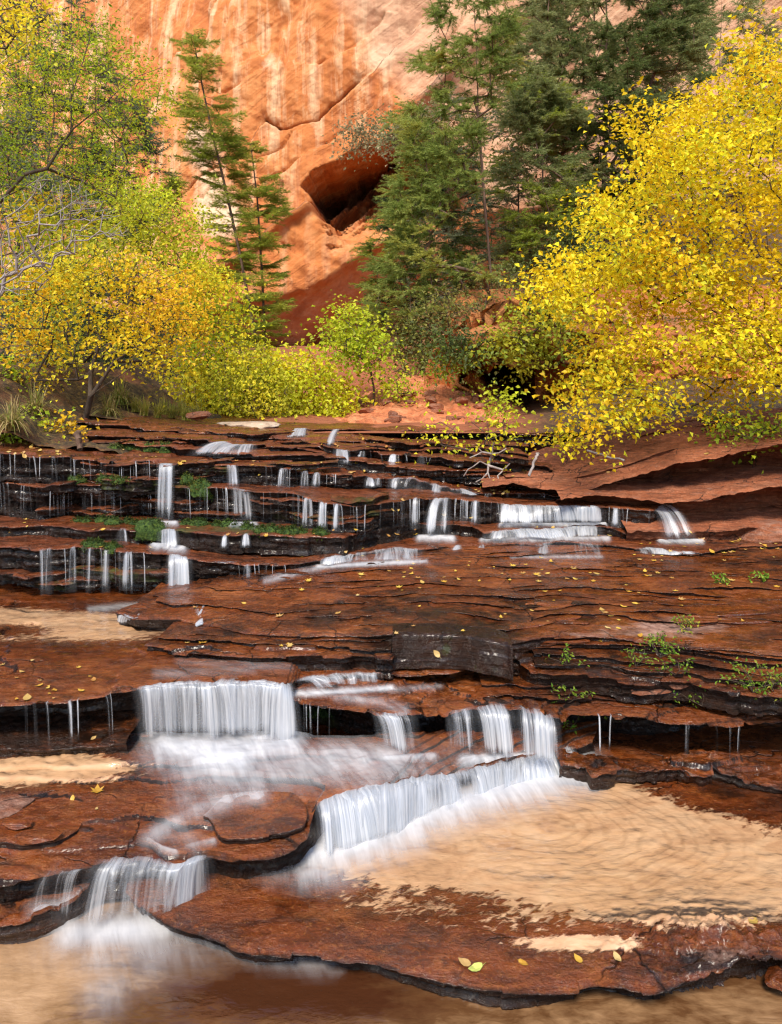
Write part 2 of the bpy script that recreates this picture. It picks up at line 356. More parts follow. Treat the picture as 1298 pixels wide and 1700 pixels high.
# ---- bed of the lowest pool, terraces from the nearest up
def plane(name, x0, x1, y0, y1, h, nx, ny, mat, attr=None, zf=None, key=None):
    X, Y = np.meshgrid(np.linspace(x0, x1, nx), np.linspace(y0, y1, ny)); Z = np.full_like(X, EZ-h)
    if zf: Z = Z+zf(X, Y)
    G = np.stack([X, Y, Z], -1); px, py = pix(G)
    A = {n: np.broadcast_to(v, X.shape).ravel() for n, v in (attr(px, py, X, Y) if attr else {}).items()}
    for n in ('sand', 'moss', 'dry', 'ripple', 'riser'): A.setdefault(n, np.zeros(X.size))
    LED[key or name] = (G, None)
    return struct(mesh_np(name, G.reshape(-1, 3), gridF(ny, nx, True), M[mat], A))
plane('pool_water', -3.2, 3.2, -2.5, 3.2, 1.795, 220, 240, 'pool', lambda px, py, X, Y: {'sand': .42+.42*blob(px, py, 40, 1640, 170, 120)+.12*blob(px, py, 1000, 1720, 420, 60)-.3*blob(px, py, 560, 1670, 190, 30)-.45*blob(px, py, 480, 1640, 160, 50)-.2*blob(px, py, 250, 1690, 150, 60)},
      zf=lambda X, Y: .006*fbm(X*5, Y*9, 0, 3, 4), key='W0')

def a_T1(px, py, X, Y, r, top):
    g = blob(px, py, 1000, 1390, 310, 100)+.9*blob(px, py, 1160, 1470, 250, 66)+.75*blob(px, py, 700, 1430, 190, 40)+.8*blob(px, py, 830, 1340, 190, 60)
    s = np.clip(g, 0, 1)*.85
    s = np.maximum(s, np.maximum(.68*blob(px, py, 960, 1566, 130, 17), .60*blob(px, py, 1150, 1530, 90, 9)))
    sp = np.maximum(.36*blob(px, py, 690, 1490, 190, 60), np.maximum(.37*blob(px, py, 900, 1520, 170, 40), .33*blob(px, py, 1130, 1535, 150, 24)))
    s = np.maximum(s, sp)-.42*sst(960, 1180, px)*blob(px, py, 1250, 1318, 280, 40)
    cx, cy = P(905, 1372, 1.7)[:2]
    rr = np.hypot((X-cx)*.9, (Y-cy)*1.5)
    rip = sst(.02, .14, rr)*(1-sst(.55, .95, rr))*sst(-.38, .10, X-cx+.25*(cy-Y))
    return {'sand': np.clip(s, 0, 1)*top*sst(1640, 1600, py), 'ripple': np.clip(rip*1.3, 0, 1)*top, 'dry': .42*blob(px, py, 1200, 1580, 140, 40)*(1-r*.6), 'riser': np.maximum(r*1.3, .95*blob(px, py, 1190, 1598, 150, 30)+.75*sst(980, 1250, px)*blob(px, py, 1200, 1300, 260, 34))}  # painted darker at the back right: deep brown water and reflected dark rock
ledge('stream_bed', [(205, 1480, 1.71), (270, 1530, 1.705), (330, 1548, 1.7), (360, 1560, 1.7), (400, 1580, 1.7), (440, 1586, 1.7), (530, 1590, 1.7), (620, 1600, 1.7), (700, 1622, 1.7), (800, 1640, 1.7), (900, 1638, 1.7), (1000, 1630, 1.7), (1050, 1640, 1.7), (1120, 1642, 1.7), (1200, 1630, 1.7), (1298, 1606, 1.7), (2500, 1580, 1.7)],
      back=3.75, ds=.006, rows=200, thick=.13, under=.07, rough=.022, amp=.004, seed=1, attr=a_T1, key='T1', lay=.015,
      zfun=lambda X, Y, z, dl: .055*np.exp(-((X-.98)/.27)**2-((Y-2.12)/.13)**2)*(.6+1.5*np.abs(fbm(X*7, Y*16, 0, 5, 6, .65)))+.03*np.exp(-((X-1.9)/.5)**2-((Y-2.15)/.2)**2))

def a_T2(px, py, X, Y, r, top):
    s = .85*blob(px, py, 90, 1275, 150, 26)+.6*blob(px, py, -80, 1285, 120, 40)
    return {'sand': s*.9*top, 'riser': r*1.2, 'dry': 0*px}
ledge('rock_ledge', [(-260, 1478, 1.6), (-100, 1470, 1.59), (0, 1460, 1.58), (60, 1452, 1.575), (110, 1434, 1.57), (180, 1424, 1.57), (230, 1420, 1.57), (290, 1430, 1.57), (345, 1414, 1.565), (400, 1424, 1.565), (450, 1418, 1.56), (490, 1402, 1.55), (512, 1380, 1.54), (516, 1352, 1.53), (519, 1332, 1.52), (560, 1316, 1.515), (640, 1297, 1.518), (700, 1284, 1.552), (760, 1276, 1.58), (830, 1262, 1.59), (900, 1249, 1.603), (950, 1240, 1.61), (985, 1226, 1.61)],
      back=[(-330, 1220, 1.5), (-150, 1220, 1.5), (0, 1220, 1.5), (60, 1220, 1.5), (120, 1220, 1.5), (180, 1220, 1.5), (240, 1220, 1.5), (300, 1220, 1.5), (360, 1220, 1.5), (420, 1220, 1.5), (470, 1220, 1.5), (520, 1220, 1.5), (550, 1220, 1.5), (580, 1220, 1.5), (610, 1220, 1.5), (650, 1218, 1.5), (700, 1216, 1.5), (740, 1214, 1.52), (790, 1212, 1.54), (850, 1206, 1.555), (910, 1200, 1.57), (960, 1196, 1.58), (1000, 1190, 1.58)],
      ds=.006, rows=130, thick=.17, under=.09, rough=.016, amp=.008, seed=2, attr=a_T2, key='T2', strata=.022, lay=.026, terr=(.013, .016, 1.1, 2.4))
ledge('rock_ledge', [(338, 1352, 1.536), (352, 1368, 1.536), (362, 1388, 1.538), (385, 1394, 1.54), (430, 1396, 1.54), (480, 1390, 1.535), (511, 1374, 1.525), (517, 1352, 1.515), (512, 1336, 1.51)],
      back=[(372, 1322, 1.533), (385, 1320, 1.533), (395, 1318, 1.533), (410, 1316, 1.53), (430, 1314, 1.525), (450, 1314, 1.52), (465, 1314, 1.515), (478, 1314, 1.51), (488, 1316, 1.508)], ds=.004, rows=50, thick=.022, under=.004, rough=.026, amp=.006, seed=3, key='T2b', lay=.006, droop=.004)
ledge('rock_ledge', [(-140, 1420, 1.555), (0, 1398, 1.553), (40, 1402, 1.55), (95, 1396, 1.55), (128, 1375, 1.548), (134, 1358, 1.546)],
      back=[(-140, 1345, 1.548), (-20, 1342, 1.548), (30, 1342, 1.546), (70, 1340, 1.545), (95, 1345, 1.545), (112, 1350, 1.545)], ds=.004, rows=50, thick=.02, under=.003, rough=.012, amp=.007, seed=4, key='T2c', lay=.006, droop=.004)
ledge('rock_ledge', [(-140, 1372, 1.54), (0, 1356, 1.538), (30, 1345, 1.536), (62, 1322, 1.534)], back=[(-140, 1318, 1.53), (-20, 1317, 1.53), (5, 1317, 1.53), (20, 1316, 1.53)],
      ds=.004, rows=40, thick=.03, under=.004, rough=.010, amp=.008, seed=5, key='T2d', lay=.006, droop=.004, attr=lambda px, py, X, Y, r, top: {'dry': .45*top+0*px})
# low rock step under the left of the lowest fall
ledge('rock_ledge', [(-260, 1535, 1.70), (-60, 1526, 1.70), (30, 1522, 1.70), (80, 1505, 1.69), (125, 1484, 1.685), (150, 1462, 1.68)], depth=.3, ds=.006, rows=50, thick=.1, under=.03, rough=.03, amp=.012, seed=6, key='T1l', terr=(.016, .02, 2, 8))

# T3b (right lower tier) and T3 (main fall tier)
def a_T3(px, py, X, Y, r, top):
    s = .95*blob(px, py, 185, 1038, 110, 20)+.9*blob(px, py, -10, 1022, 110, 14)+.35*blob(px, py, 20, 1060, 200, 10)
    return {'sand': s*.95*top, 'riser': r}
ledge('rock_ledge', [(440, 1150, 1.37), (470, 1158, 1.365), (490, 1160, 1.36), (530, 1168, 1.36), (575, 1176, 1.36), (612, 1182, 1.36), (690, 1187, 1.375), (735, 1184, 1.395), (780, 1174, 1.38), (850, 1168, 1.37), (900, 1178, 1.396), (935, 1190, 1.42), (945, 1178, 1.425), (975, 1182, 1.43), (1050, 1190, 1.44), (1120, 1196, 1.45), (1200, 1200, 1.46), (1298, 1194, 1.47), (2500, 1190, 1.47)],
      back=4.0, bz=.06, ds=.007, rows=110, thick=.30, under=.42, rough=.022, amp=.014, seed=7, key='T3b', lay=.03, terr=(.016, .03, 1.2, 4),
      attr=lambda px, py, X, Y, r, top: {'riser': r, 'moss': .45*r*blob(px, py, 540, 1200, 70, 40), 'dry': .28*blob(px, py, 1100, 1140, 130, 14)*top})
ledge('rock_ledge', [(-300, 1182, 1.262), (-120, 1176, 1.26), (0, 1168, 1.257), (100, 1160, 1.255), (150, 1153, 1.253), (215, 1146, 1.25), (260, 1138, 1.25), (300, 1133, 1.25), (400, 1131, 1.25), (476, 1131, 1.25), (500, 1124, 1.295), (560, 1118, 1.30), (640, 1117, 1.30), (700, 1115, 1.30), (755, 1114, 1.30), (800, 1100, 1.30)],
      back=4.75, ds=.007, rows=150, thick=.30, under=.26, rough=.016, amp=.006, seed=8, key='T3', lay=.03, attr=a_T3, terr=(.011, .012, .9, 2.6),
      zfun=lambda X, Y, z, dl: .012*sst(.1, .5, fbm(X*1.5, Y*4, 0, 3, 91))*np.exp(-dl/.5))
# low dark rocks in front of the right undercut, at the pool's back edge
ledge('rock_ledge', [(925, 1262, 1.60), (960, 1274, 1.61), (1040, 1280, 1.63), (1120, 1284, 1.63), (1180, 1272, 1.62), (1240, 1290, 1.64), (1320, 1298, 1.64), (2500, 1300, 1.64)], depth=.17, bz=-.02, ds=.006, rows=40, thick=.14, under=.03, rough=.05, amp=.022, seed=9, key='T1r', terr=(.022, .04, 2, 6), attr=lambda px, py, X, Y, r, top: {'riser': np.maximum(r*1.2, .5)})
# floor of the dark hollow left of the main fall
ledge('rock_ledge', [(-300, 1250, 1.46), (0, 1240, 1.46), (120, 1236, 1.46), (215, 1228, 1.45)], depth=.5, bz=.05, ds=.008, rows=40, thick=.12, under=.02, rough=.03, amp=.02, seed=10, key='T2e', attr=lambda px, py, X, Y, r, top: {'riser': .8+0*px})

# T4: the broad thin-bedded slab
def a_T4(px, py, X, Y, r, top):
    d = .62*blob(px, py, 1130, 1042, 120, 26)+.42*blob(px, py, 980, 1050, 130, 22)+.18*blob(px, py, 1250, 990, 120, 60)
    r = np.maximum(r, np.clip(.26+.60*fbm(X*1.1, Y*3.2, 0, 4, 62), 0, .8)*top)
    r = r+1.0*blob(px, py, 750, 1080, 115, 26)
    return {'dry': d*np.clip(1-.6*r, 0, 1), 'riser': r, 'moss': .25*blob(px, py, 1120, 1060, 130, 30)}
ledge('rock_ledge', [(235, 1067, 1.205), (280, 1074, 1.205), (330, 1079, 1.205), (420, 1086, 1.2), (520, 1085, 1.2), (600, 1086, 1.2), (650, 1090, 1.205), (672, 1064, 1.205), (838, 1074, 1.21), (880, 1108, 1.255), (1000, 1112, 1.265), (1060, 1122, 1.275), (1150, 1122, 1.28), (1220, 1140, 1.29), (1298, 1150, 1.29), (2500, 1155, 1.29)],
      back=[(330, 1040, 1.2), (370, 1036, 1.2), (410, 1032, 1.19), (480, 1026, 1.18), (560, 1016, 1.18), (620, 1016, 1.18), (640, 1016, 1.18), (670, 1016, 1.18), (840, 1016, 1.18), (880, 1016, 1.18), (980, 1016, 1.18), (1040, 1016, 1.18), (1120, 1016, 1.18), (1190, 1016, 1.18), (1270, 1016, 1.18), (2400, 1016, 1.18)],
      ds=.007, rows=130, thick=.10, under=.05, rough=.03, amp=.006, seed=12, key='T4a', terr=(.016, .035, .9, 4.5), lay=.02, attr=a_T4)
T4F = [(560, 934, 1.05), (500, 944, 1.06), (430, 963, 1.09), (360, 982, 1.12), (290, 996, 1.15), (210, 1004, 1.17), (188, 1013, 1.18), (215, 1026, 1.18), (290, 1028, 1.175), (335, 1038, 1.175), (400, 1050, 1.17), (470, 1052, 1.165), (560, 1053, 1.16), (640, 1048, 1.14), (658, 1049, 1.14), (700, 1048, 1.14), (770, 1052, 1.15), (850, 1066, 1.165), (940, 1050, 1.155), (1020, 1056, 1.16), (1100, 1066, 1.17), (1200, 1074, 1.18), (1298, 1084, 1.19), (2500, 1080, 1.19)]
T4B = [(600, 916, 1.02), (590, 916, 1.02), (560, 918, 1.02), (540, 918, 1.02), (530, 920, 1.02), (530, 922, 1.02), (540, 924, 1.02), (550, 922, 1.02), (570, 920, 1.02), (600, 918, 1.02), (620, 916, 1.02), (650, 914, 1.02), (680, 912, 1.02), (710, 910, 1.02), (730, 908, 1.02), (760, 908, 1.02), (800, 906, 1.02), (860, 906, 1.02), (930, 906, 1.02), (1000, 906, 1.02), (1080, 906, 1.02), (1170, 906, 1.02), (1250, 906, 1.02), (2400, 906, 1.02)]
ledge('rock_ledge', T4F, back=T4B, ds=.008, rows=120, thick=.16, under=.03, rough=.028, amp=.006, seed=13, key='T4', lay=.024, rq=.006,
      attr=lambda px, py, X, Y, r, top: dict(a_T4(px, py, X, Y, r, top), moss=.36*blob(px, py, 750, 1080, 110, 30)*r))
def beds(Fp, Bp, i0, n, t0, t1, seed, mat='rock', wav=.11, thick=.026, attr=a_T4, zo=.004, ds=.007, i1=None, pinch=.010):
    Fw = np.array([P(*p) for p in Fp])[i0:i1]; Bw = np.array([P(*p) for p in Bp])[i0:i1]
    tt = np.linspace(0, len(Fw)-1, 140); ii = np.arange(len(Fw))
    Fd = np.stack([np.interp(tt, ii, Fw[:, k]) for k in range(3)], 1); Bd = np.stack([np.interp(tt, ii, Bw[:, k]) for k in range(3)], 1)
    kw_ = dict(rough=.016, blkw=.1) if mat == 'bank' else dict(rough=.034)
    for k in range(n):
        t = t0+(t1-t0)*(k+.5)/n; q = Fd*(1-t)+Bd*t
        q[:, 1] += wav*fbm(q[:, 0]*1.1+k*7.3, k*3.3+.5, 0, 3, seed)
        q[:, 2] += zo+pinch*fbm(q[:, 0]*1.6+k*5.1, k*2.7, 0, 3, seed+1)
        ledge('rock_ledge', list(q), depth=.42, bz=-.012, ds=ds, rows=34, thick=thick*(.8+.5*((k*7) % 5)/5), under=.020, amp=.005, **kw_, seed=seed*10+k, key='bed%d_%d' % (seed, k), lay=.012, droop=.004, attr=attr, rq=.004, mat=mat)
beds(T4F, T4B, 6, 17, .05, .98, 5, wav=.15, thick=.034, pinch=.013)
beds([(790, 1172, 1.38), (850, 1168, 1.37), (900, 1176, 1.39), (960, 1178, 1.42), (1050, 1188, 1.44), (1120, 1194, 1.45), (1200, 1198, 1.46), (1298, 1192, 1.465), (2500, 1188, 1.465)],
     [(800, 1112, 1.33), (850, 1112, 1.33), (900, 1112, 1.33), (960, 1114, 1.34), (1050, 1120, 1.36), (1120, 1124, 1.37), (1200, 1138, 1.385), (1298, 1146, 1.395), (2500, 1144, 1.395)], 0, 4, .10, .95, 6, wav=.07)
beds([(238, 1066, 1.2), (420, 1085, 1.195), (520, 1084, 1.195), (600, 1085, 1.195), (650, 1088, 1.2)], [(300, 1042, 1.19), (420, 1052, 1.18), (520, 1054, 1.18), (600, 1056, 1.18), (655, 1056, 1.18)], 0, 2, .2, .9, 7, wav=.05)
beds([(885, 1106, 1.25), (1000, 1110, 1.26), (1060, 1120, 1.27), (1150, 1120, 1.275), (1220, 1138, 1.285), (1298, 1148, 1.285), (2500, 1152, 1.285)], [(885, 1062, 1.19), (1000, 1058, 1.18), (1060, 1062, 1.18), (1150, 1070, 1.18), (1220, 1078, 1.19), (1298, 1084, 1.2), (2500, 1084, 1.2)], 0, 4, .05, .9, 8, wav=.06)
ledge('rock_ledge', [(650, 1052, 1.128), (668, 1049, 1.125), (720, 1049, 1.125), (780, 1054, 1.13), (835, 1062, 1.135), (852, 1070, 1.14)], depth=.13, ds=.005, rows=24, thick=.155, under=-.012, rough=.022, amp=.008, seed=77, key='blk', lay=.012, strata=.05, rq=.005,
      attr=lambda px, py, X, Y, r, top: {'riser': np.maximum(r*1.7, 1.), 'moss': .30*r})
# T5 .. T12: the upper cascade
def a_up(px, py, X, Y, r, top):
    m = .40*blob(px, py, 320, 806, 70, 26)+.36*blob(px, py, 480, 874, 220, 18)+.36*blob(px, py, 190, 797, 120, 10)+.3*blob(px, py, 250, 880, 240, 12)
    return {'riser': r, 'moss': m, 'dry': .12*top*sst(.1, .6, fbm(X*2, Y*3, 0, 3, 61))}
up = dict(mat='rockup', attr=a_up, ds=.012, lay=.028, amp=.008)
ledge('rock_ledge', [(-260, 900, .955), (0, 905, .95), (60, 912, .955), (130, 903, .95), (200, 916, .97), (250, 918, .985), (330, 928, 1.0), (390, 938, 1.03), (440, 940, 1.03), (500, 936, 1.02), (540, 926, 1.005), (600, 914, 1.0), (700, 909, 1.0), (850, 899, 1.0), (960, 902, 1.0), (1060, 908, 1.0), (1150, 912, 1.0), (1298, 902, .99), (2500, 895, .98)],
      back=5.3, rows=70, thick=.26, under=.07, rough=.05, seed=14, key='T5', strata=.03, **{**up, 'lay': .05})
ledge('rock_ledge', [(-260, 866, .865), (0, 872, .865), (70, 868, .862), (160, 878, .868), (270, 877, .867), (340, 884, .87), (420, 887, .872), (500, 890, .875), (570, 892, .88), (640, 868, .9), (700, 866, .9), (780, 868, .91), (805, 880, .93), (900, 875, .93), (1000, 872, .93), (1050, 884, .94), (1080, 870, .92)],
      back=5.5, rows=50, thick=.12, under=.03, rough=.05, seed=15, key='T6', strata=.03, **up)
ledge('rock_ledge', [(-260, 796, .60), (0, 800, .605), (60, 806, .61), (110, 797, .60), (180, 800, .605), (240, 798, .605), (300, 806, .615), (360, 808, .62), (420, 814, .63), (490, 818, .64), (540, 834, .68), (590, 838, .70), (640, 830, .695), (720, 826, .72), (800, 831, .75), (860, 835, .775), (1000, 839, .775), (1080, 843, .775), (1130, 832, .76)],
      back=5.8, rows=60, thick=.30, under=.09, rough=.05, seed=16, key='T7', strata=.035, **{**up, 'lay': .05})
ledge('rock_ledge', [(-260, 740, .35), (0, 748, .375), (80, 752, .39), (150, 757, .415), (220, 763, .435), (280, 765, .445), (350, 768, .465), (420, 770, .475), (480, 776, .495), (540, 784, .55), (600, 790, .59), (645, 791, .60), (700, 796, .63), (750, 808, .685), (800, 819, .73), (860, 820, .735), (960, 824, .75), (1060, 828, .76), (1120, 815, .74)],
      back=6.6, bz=.04, rows=70, thick=.24, under=.06, rough=.045, seed=17, key='T8', strata=.03, terr=(.022, .03, .8, 3), **{**up, 'lay': .05})
ledge('rock_ledge', [(150, 734, .355), (220, 737, .365), (300, 740, .375), (360, 748, .40), (450, 752, .425), (560, 758, .46), (640, 771, .52), (700, 776, .55), (770, 783, .59), (850, 792, .635), (920, 800, .66)], back=7, bz=.04, rows=50, thick=.08, under=.05, rough=.05, seed=18, key='T9', terr=(.022, .03, .8, 3), **up)
ledge('rock_ledge', [(140, 716, .28), (200, 721, .295), (260, 723, .305), (330, 729, .33), (420, 736, .37), (520, 740, .39), (600, 744, .415), (640, 750, .44), (700, 753, .46), (770, 759, .49), (860, 768, .53), (920, 776, .56)], back=7.4, bz=.04, rows=50, thick=.11, under=.08, rough=.06, seed=19, key='T10', terr=(.022, .03, .8, 3), **up)
ledge('rock_ledge', [(120, 698, .205), (170, 700, .215), (240, 706, .245), (300, 712, .275), (380, 716, .295), (450, 721, .32), (560, 729, .36), (640, 733, .385), (700, 737, .41), (780, 743, .44), (870, 750, .48)], back=8, bz=.03, rows=50, thick=.10, under=.07, rough=.06, seed=20, key='T11', terr=(.022, .03, .8, 3), **up)
ledge('rock_ledge', [(40, 686, .15), (120, 688, .165), (180, 692, .19), (240, 697, .215), (300, 703, .25), (380, 707, .28), (450, 712, .31), (520, 713, .315), (600, 713, .315), (700, 714, .32), (780, 715, .325), (880, 720, .34), (950, 722, .35)], back=9, bz=.02, rows=50, thick=.10, under=.06, rough=.06, seed=22, key='T12', **up)
for k_, (yl, yr, hl, hr) in enumerate([(706, 741, .25, .43), (718, 757, .30, .485), (727, 768, .335, .535), (741, 786, .39, .61), (722, 748, .315, .45)]):
    q_ = [P(x, yl+(yr-yl)*t+5*math.sin(x*.021+k_*2), hl+(hr-hl)*t) for x, t in ((190, 0), (300, .12), (420, .30), (540, .48), (660, .68), (760, .82), (880, 1.))]
    ledge('rock_ledge', q_, depth=.5, rows=24, thick=.05, under=.035, rough=.08, seed=40+k_, key='S%d' % k_, **{**up, 'lay': .03})
rsh = np.random.default_rng(12)
for k_ in range(30):
    key, h0, h1 = (('T8', .44, .56), ('T7', .68, .82), ('T5', 1.04, 1.2), ('T7', .66, .8), ('T8', .5, .6))[k_ % 5]
    x0 = rsh.uniform(-40, 640 if key != 'T5' else 460); w_ = rsh.uniform(50, 190); Fl = LED[key][0][0]; pxl, _ = pix(Fl); q_ = []; hh = rsh.uniform(h0, h1)
    for t in np.linspace(0, 1, 7):
        p_ = Fl[int(np.argmin(np.abs(pxl-(x0+w_*t))))].copy(); p_[1] += .05-.085*math.sin(math.pi*t)*rsh.uniform(.6, 1.2); p_[2] = EZ-hh+rsh.normal(0, .008); q_.append(p_)
    q_ = sorted(q_, key=lambda p: p[0])
    ledge('rock_ledge', q_, depth=.16, rows=16, thick=rsh.uniform(.03, .07), under=.03, rough=.05, seed=900+k_, key='H%d' % k_, **{**up, 'lay': .03, 'attr': (lambda m_: lambda px, py, X, Y, r, top: {'riser': np.maximum(r, .45), 'moss': m_+0*px})(rsh.choice([0, .1, .3, .42]))})
# left bank soil above the cascade is part of the canyon floor; right bank rock
def bankled(front, back, key, seed, mat='bank', **kw):
    a = dict(ds=.012, rows=110, thick=.36, under=.62, rough=.020, amp=.022, lay=.035, strata=.03, terr=None, blkw=.1); a.update(kw)
    return ledge('rock_bank', front, back, seed=seed, mat=mat, key=key, **a)
bankled([(800, 806, .66), (850, 802, .645), (900, 806, .655), (950, 813, .67), (985, 806, .64), (1030, 792, .57), (1080, 778, .51), (1130, 764, .45), (1180, 756, .415), (1240, 746, .37), (1298, 738, .335), (2500, 715, .24)],
        [(790, 772, .64), (830, 765, .60), (880, 752, .52), (925, 738, .44), (960, 725, .36), (1000, 714, .30), (1050, 704, .25), (1100, 697, .21), (1150, 690, .17), (1210, 684, .14), (1270, 678, .10), (2440, 640, -.11)], 'B1', 30,
        attr=lambda px, py, X, Y, r, top: {'riser': r*.75, 'dry': .26*top+0*px})
beds([(840, 800, .645), (950, 808, .66), (1030, 789, .565), (1130, 760, .44), (1240, 742, .36), (2500, 712, .23)], [(835, 772, .61), (900, 752, .53), (970, 728, .38), (1060, 706, .26), (1160, 690, .17), (2440, 650, -.06)], 0, 6, .06, .9, 9, mat='bank', wav=.16, thick=.04, attr=lambda px, py, X, Y, r, top: {'riser': r*.8, 'dry': .22*top+0*px}, zo=.012, ds=.012, pinch=.02)
bankled([(930, 826, .705), (985, 818, .68), (1040, 822, .69), (1100, 830, .71), (1160, 828, .70), (1220, 818, .66), (1298, 806, .61), (2500, 800, .59)], 5.9, 'B2', 31, thick=.20, under=.34, rows=60, bz=.12,
        attr=lambda px, py, X, Y, r, top: {'riser': r*.7, 'dry': .30*top+0*px})
bankled([(1040, 884, .93), (1110, 880, .915), (1200, 878, .91), (1298, 870, .89), (2500, 860, .87)], 5.6, 'B3', 32, thick=.16, under=.05, rows=50, bz=.15)

# ------------------------------------------------------------------ canyon floor, talus, hill slopes, cliff
def mat_soil():
    k = NT('red_soil'); p = k.pos()
    n1 = k.noise(p, .9, 6, .62); n2 = k.noise(p, 7, 7, .7); v = k.n('TexVoronoi', {'Vector': p, 'Scale': 3.2, 'Randomness': 1.}, 0)
    col = k.ramp(k.add(k.mul(n1, .6), k.mul(n2, .4)), [(.3, (.17, .045, .018)), (.5, (.34, .105, .042)), (.7, (.46, .17, .08))])
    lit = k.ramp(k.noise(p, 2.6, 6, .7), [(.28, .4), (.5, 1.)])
    col = k.mix(k.mul(k.attr('litter_shade'), lit), col, k.ramp(k.noise(p, 16, 6, .75), [(.35, (.025, .016, .008)), (.52, (.075, .045, .018)), (.66, (.22, .14, .035)), (.76, (.36, .22, .03))]))  # fallen leaves, their browns darkened to paint in shade as well
    b = k.bump(k.add(n2, k.mul(v, .5)), .8, .08)
    return k.done(k.pr(Base_Color=col, Roughness=.9, Normal=b))
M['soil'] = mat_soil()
k_ = NT('red_rubble'); n_ = k_.noise(k_.pos(), 6, 7, .72); v_ = k_.n('TexVoronoi', {'Vector': k_.pos((1, 1, 1.6)), 'Scale': 7., 'Randomness': 1.}, 0)
M['talus'] = k_.done(k_.pr(Base_Color=k_.ramp(n_, [(.32, (.34, .085, .03)), (.5, (.58, .19, .075)), (.68, (.72, .32, .15))]), Roughness=.9, Normal=k_.bump(k_.add(n_, k_.mul(v_, -.8)), .9, .08)))
def floor_z(X, Y):
    px = 649+X/np.maximum(Y, 1)*FPX
    z = EZ-.33+.02*(Y-7)
    l = sst(420, 0, px)*(.10*np.maximum(Y-5.5, 0)+.006*np.maximum(Y-6.5, 0)**2*0+.12)       # left slope
    r = sst(780, 1150, px)*(.26*np.maximum(Y-7.2, 0))
    far = .22*np.maximum(Y-14, 0)
    return z+l+r+np.minimum(far, 3.5)*.6+.10*fbm(X*.8, Y*.8, 0, 5, 71)*sst(6.5, 9, Y)
Xg, Yg = np.meshgrid(np.linspace(-1, 1, 300), np.linspace(0, 1, 260)); Yg = 6.6+Yg**1.6*34; Xg = Xg*np.maximum(Yg*.95, 9)
Zg = floor_z(Xg, Yg)
struct(mesh_np('canyon_floor', np.stack([Xg, Yg, Zg], -1), gridF(260, 300, True), M['soil'], {'litter_shade': np.maximum(sst(560, 300, 649+Xg/Yg*FPX), sst(830, 930, 649+Xg/Yg*FPX)).ravel()}))  # left: leaves and shade; right: shade painted in behind the yellow tree
Xg, Yg = np.meshgrid(np.linspace(-90, 90, 40), np.linspace(-80, 90, 40))
struct(mesh_np('ground', np.stack([Xg, Yg, 0*Xg-.45], -1), gridF(40, 40, True), M['soil'], {'litter_shade': 0*Xg.ravel()}))
# left earth bank from the cascade's edge up to the shrubs
Xg, Yg = np.meshgrid(np.linspace(-6, -1.3, 220), np.linspace(5.3, 8.5, 140))
edge = -1.95+.05*(Yg-5.3)*0
Zb = EZ-.40+.62*sst(0, 1.6, (-2.45-Xg)+.12*(Yg-5.5)+.25*fbm(Xg*2, Yg*2, 0, 3, 72))+.05*fbm(Xg*5, Yg*5, 0, 5, 73)+.06*(Yg-5.3)
Zb -= .5*sst(-2.2, -1.5, Xg)
struct(mesh_np('earth_bank', np.stack([Xg, Yg, Zb], -1), gridF(140, 220, True), M['soil'], {'litter_shade': np.ones(Xg.size)}))  # dry leaves and the bank's shade, both put into the colour
# talus mound of red rubble
Xg, Yg = np.meshgrid(np.linspace(-3.0, 3.4, 260), np.linspace(6.9, 14.5, 200))
c = np.array([Q(690, 640, 11.3)]); Zt = EZ-.46+.78*np.exp(-((Xg-.6)/1.5)**2)*sst(6.8, 11.4, Yg)+.07*fbm(Xg*1.4, Yg*1.4, 0, 3, 75)
cell = .10*np.abs(fbm(Xg*4.5, Yg*4.5, 0, 3, 76))
struct(mesh_np('talus_slope', np.stack([Xg, Yg, Zt+cell], -1), gridF(200, 260, True), M['talus'], {'litter_shade': 0*Xg.ravel()}))

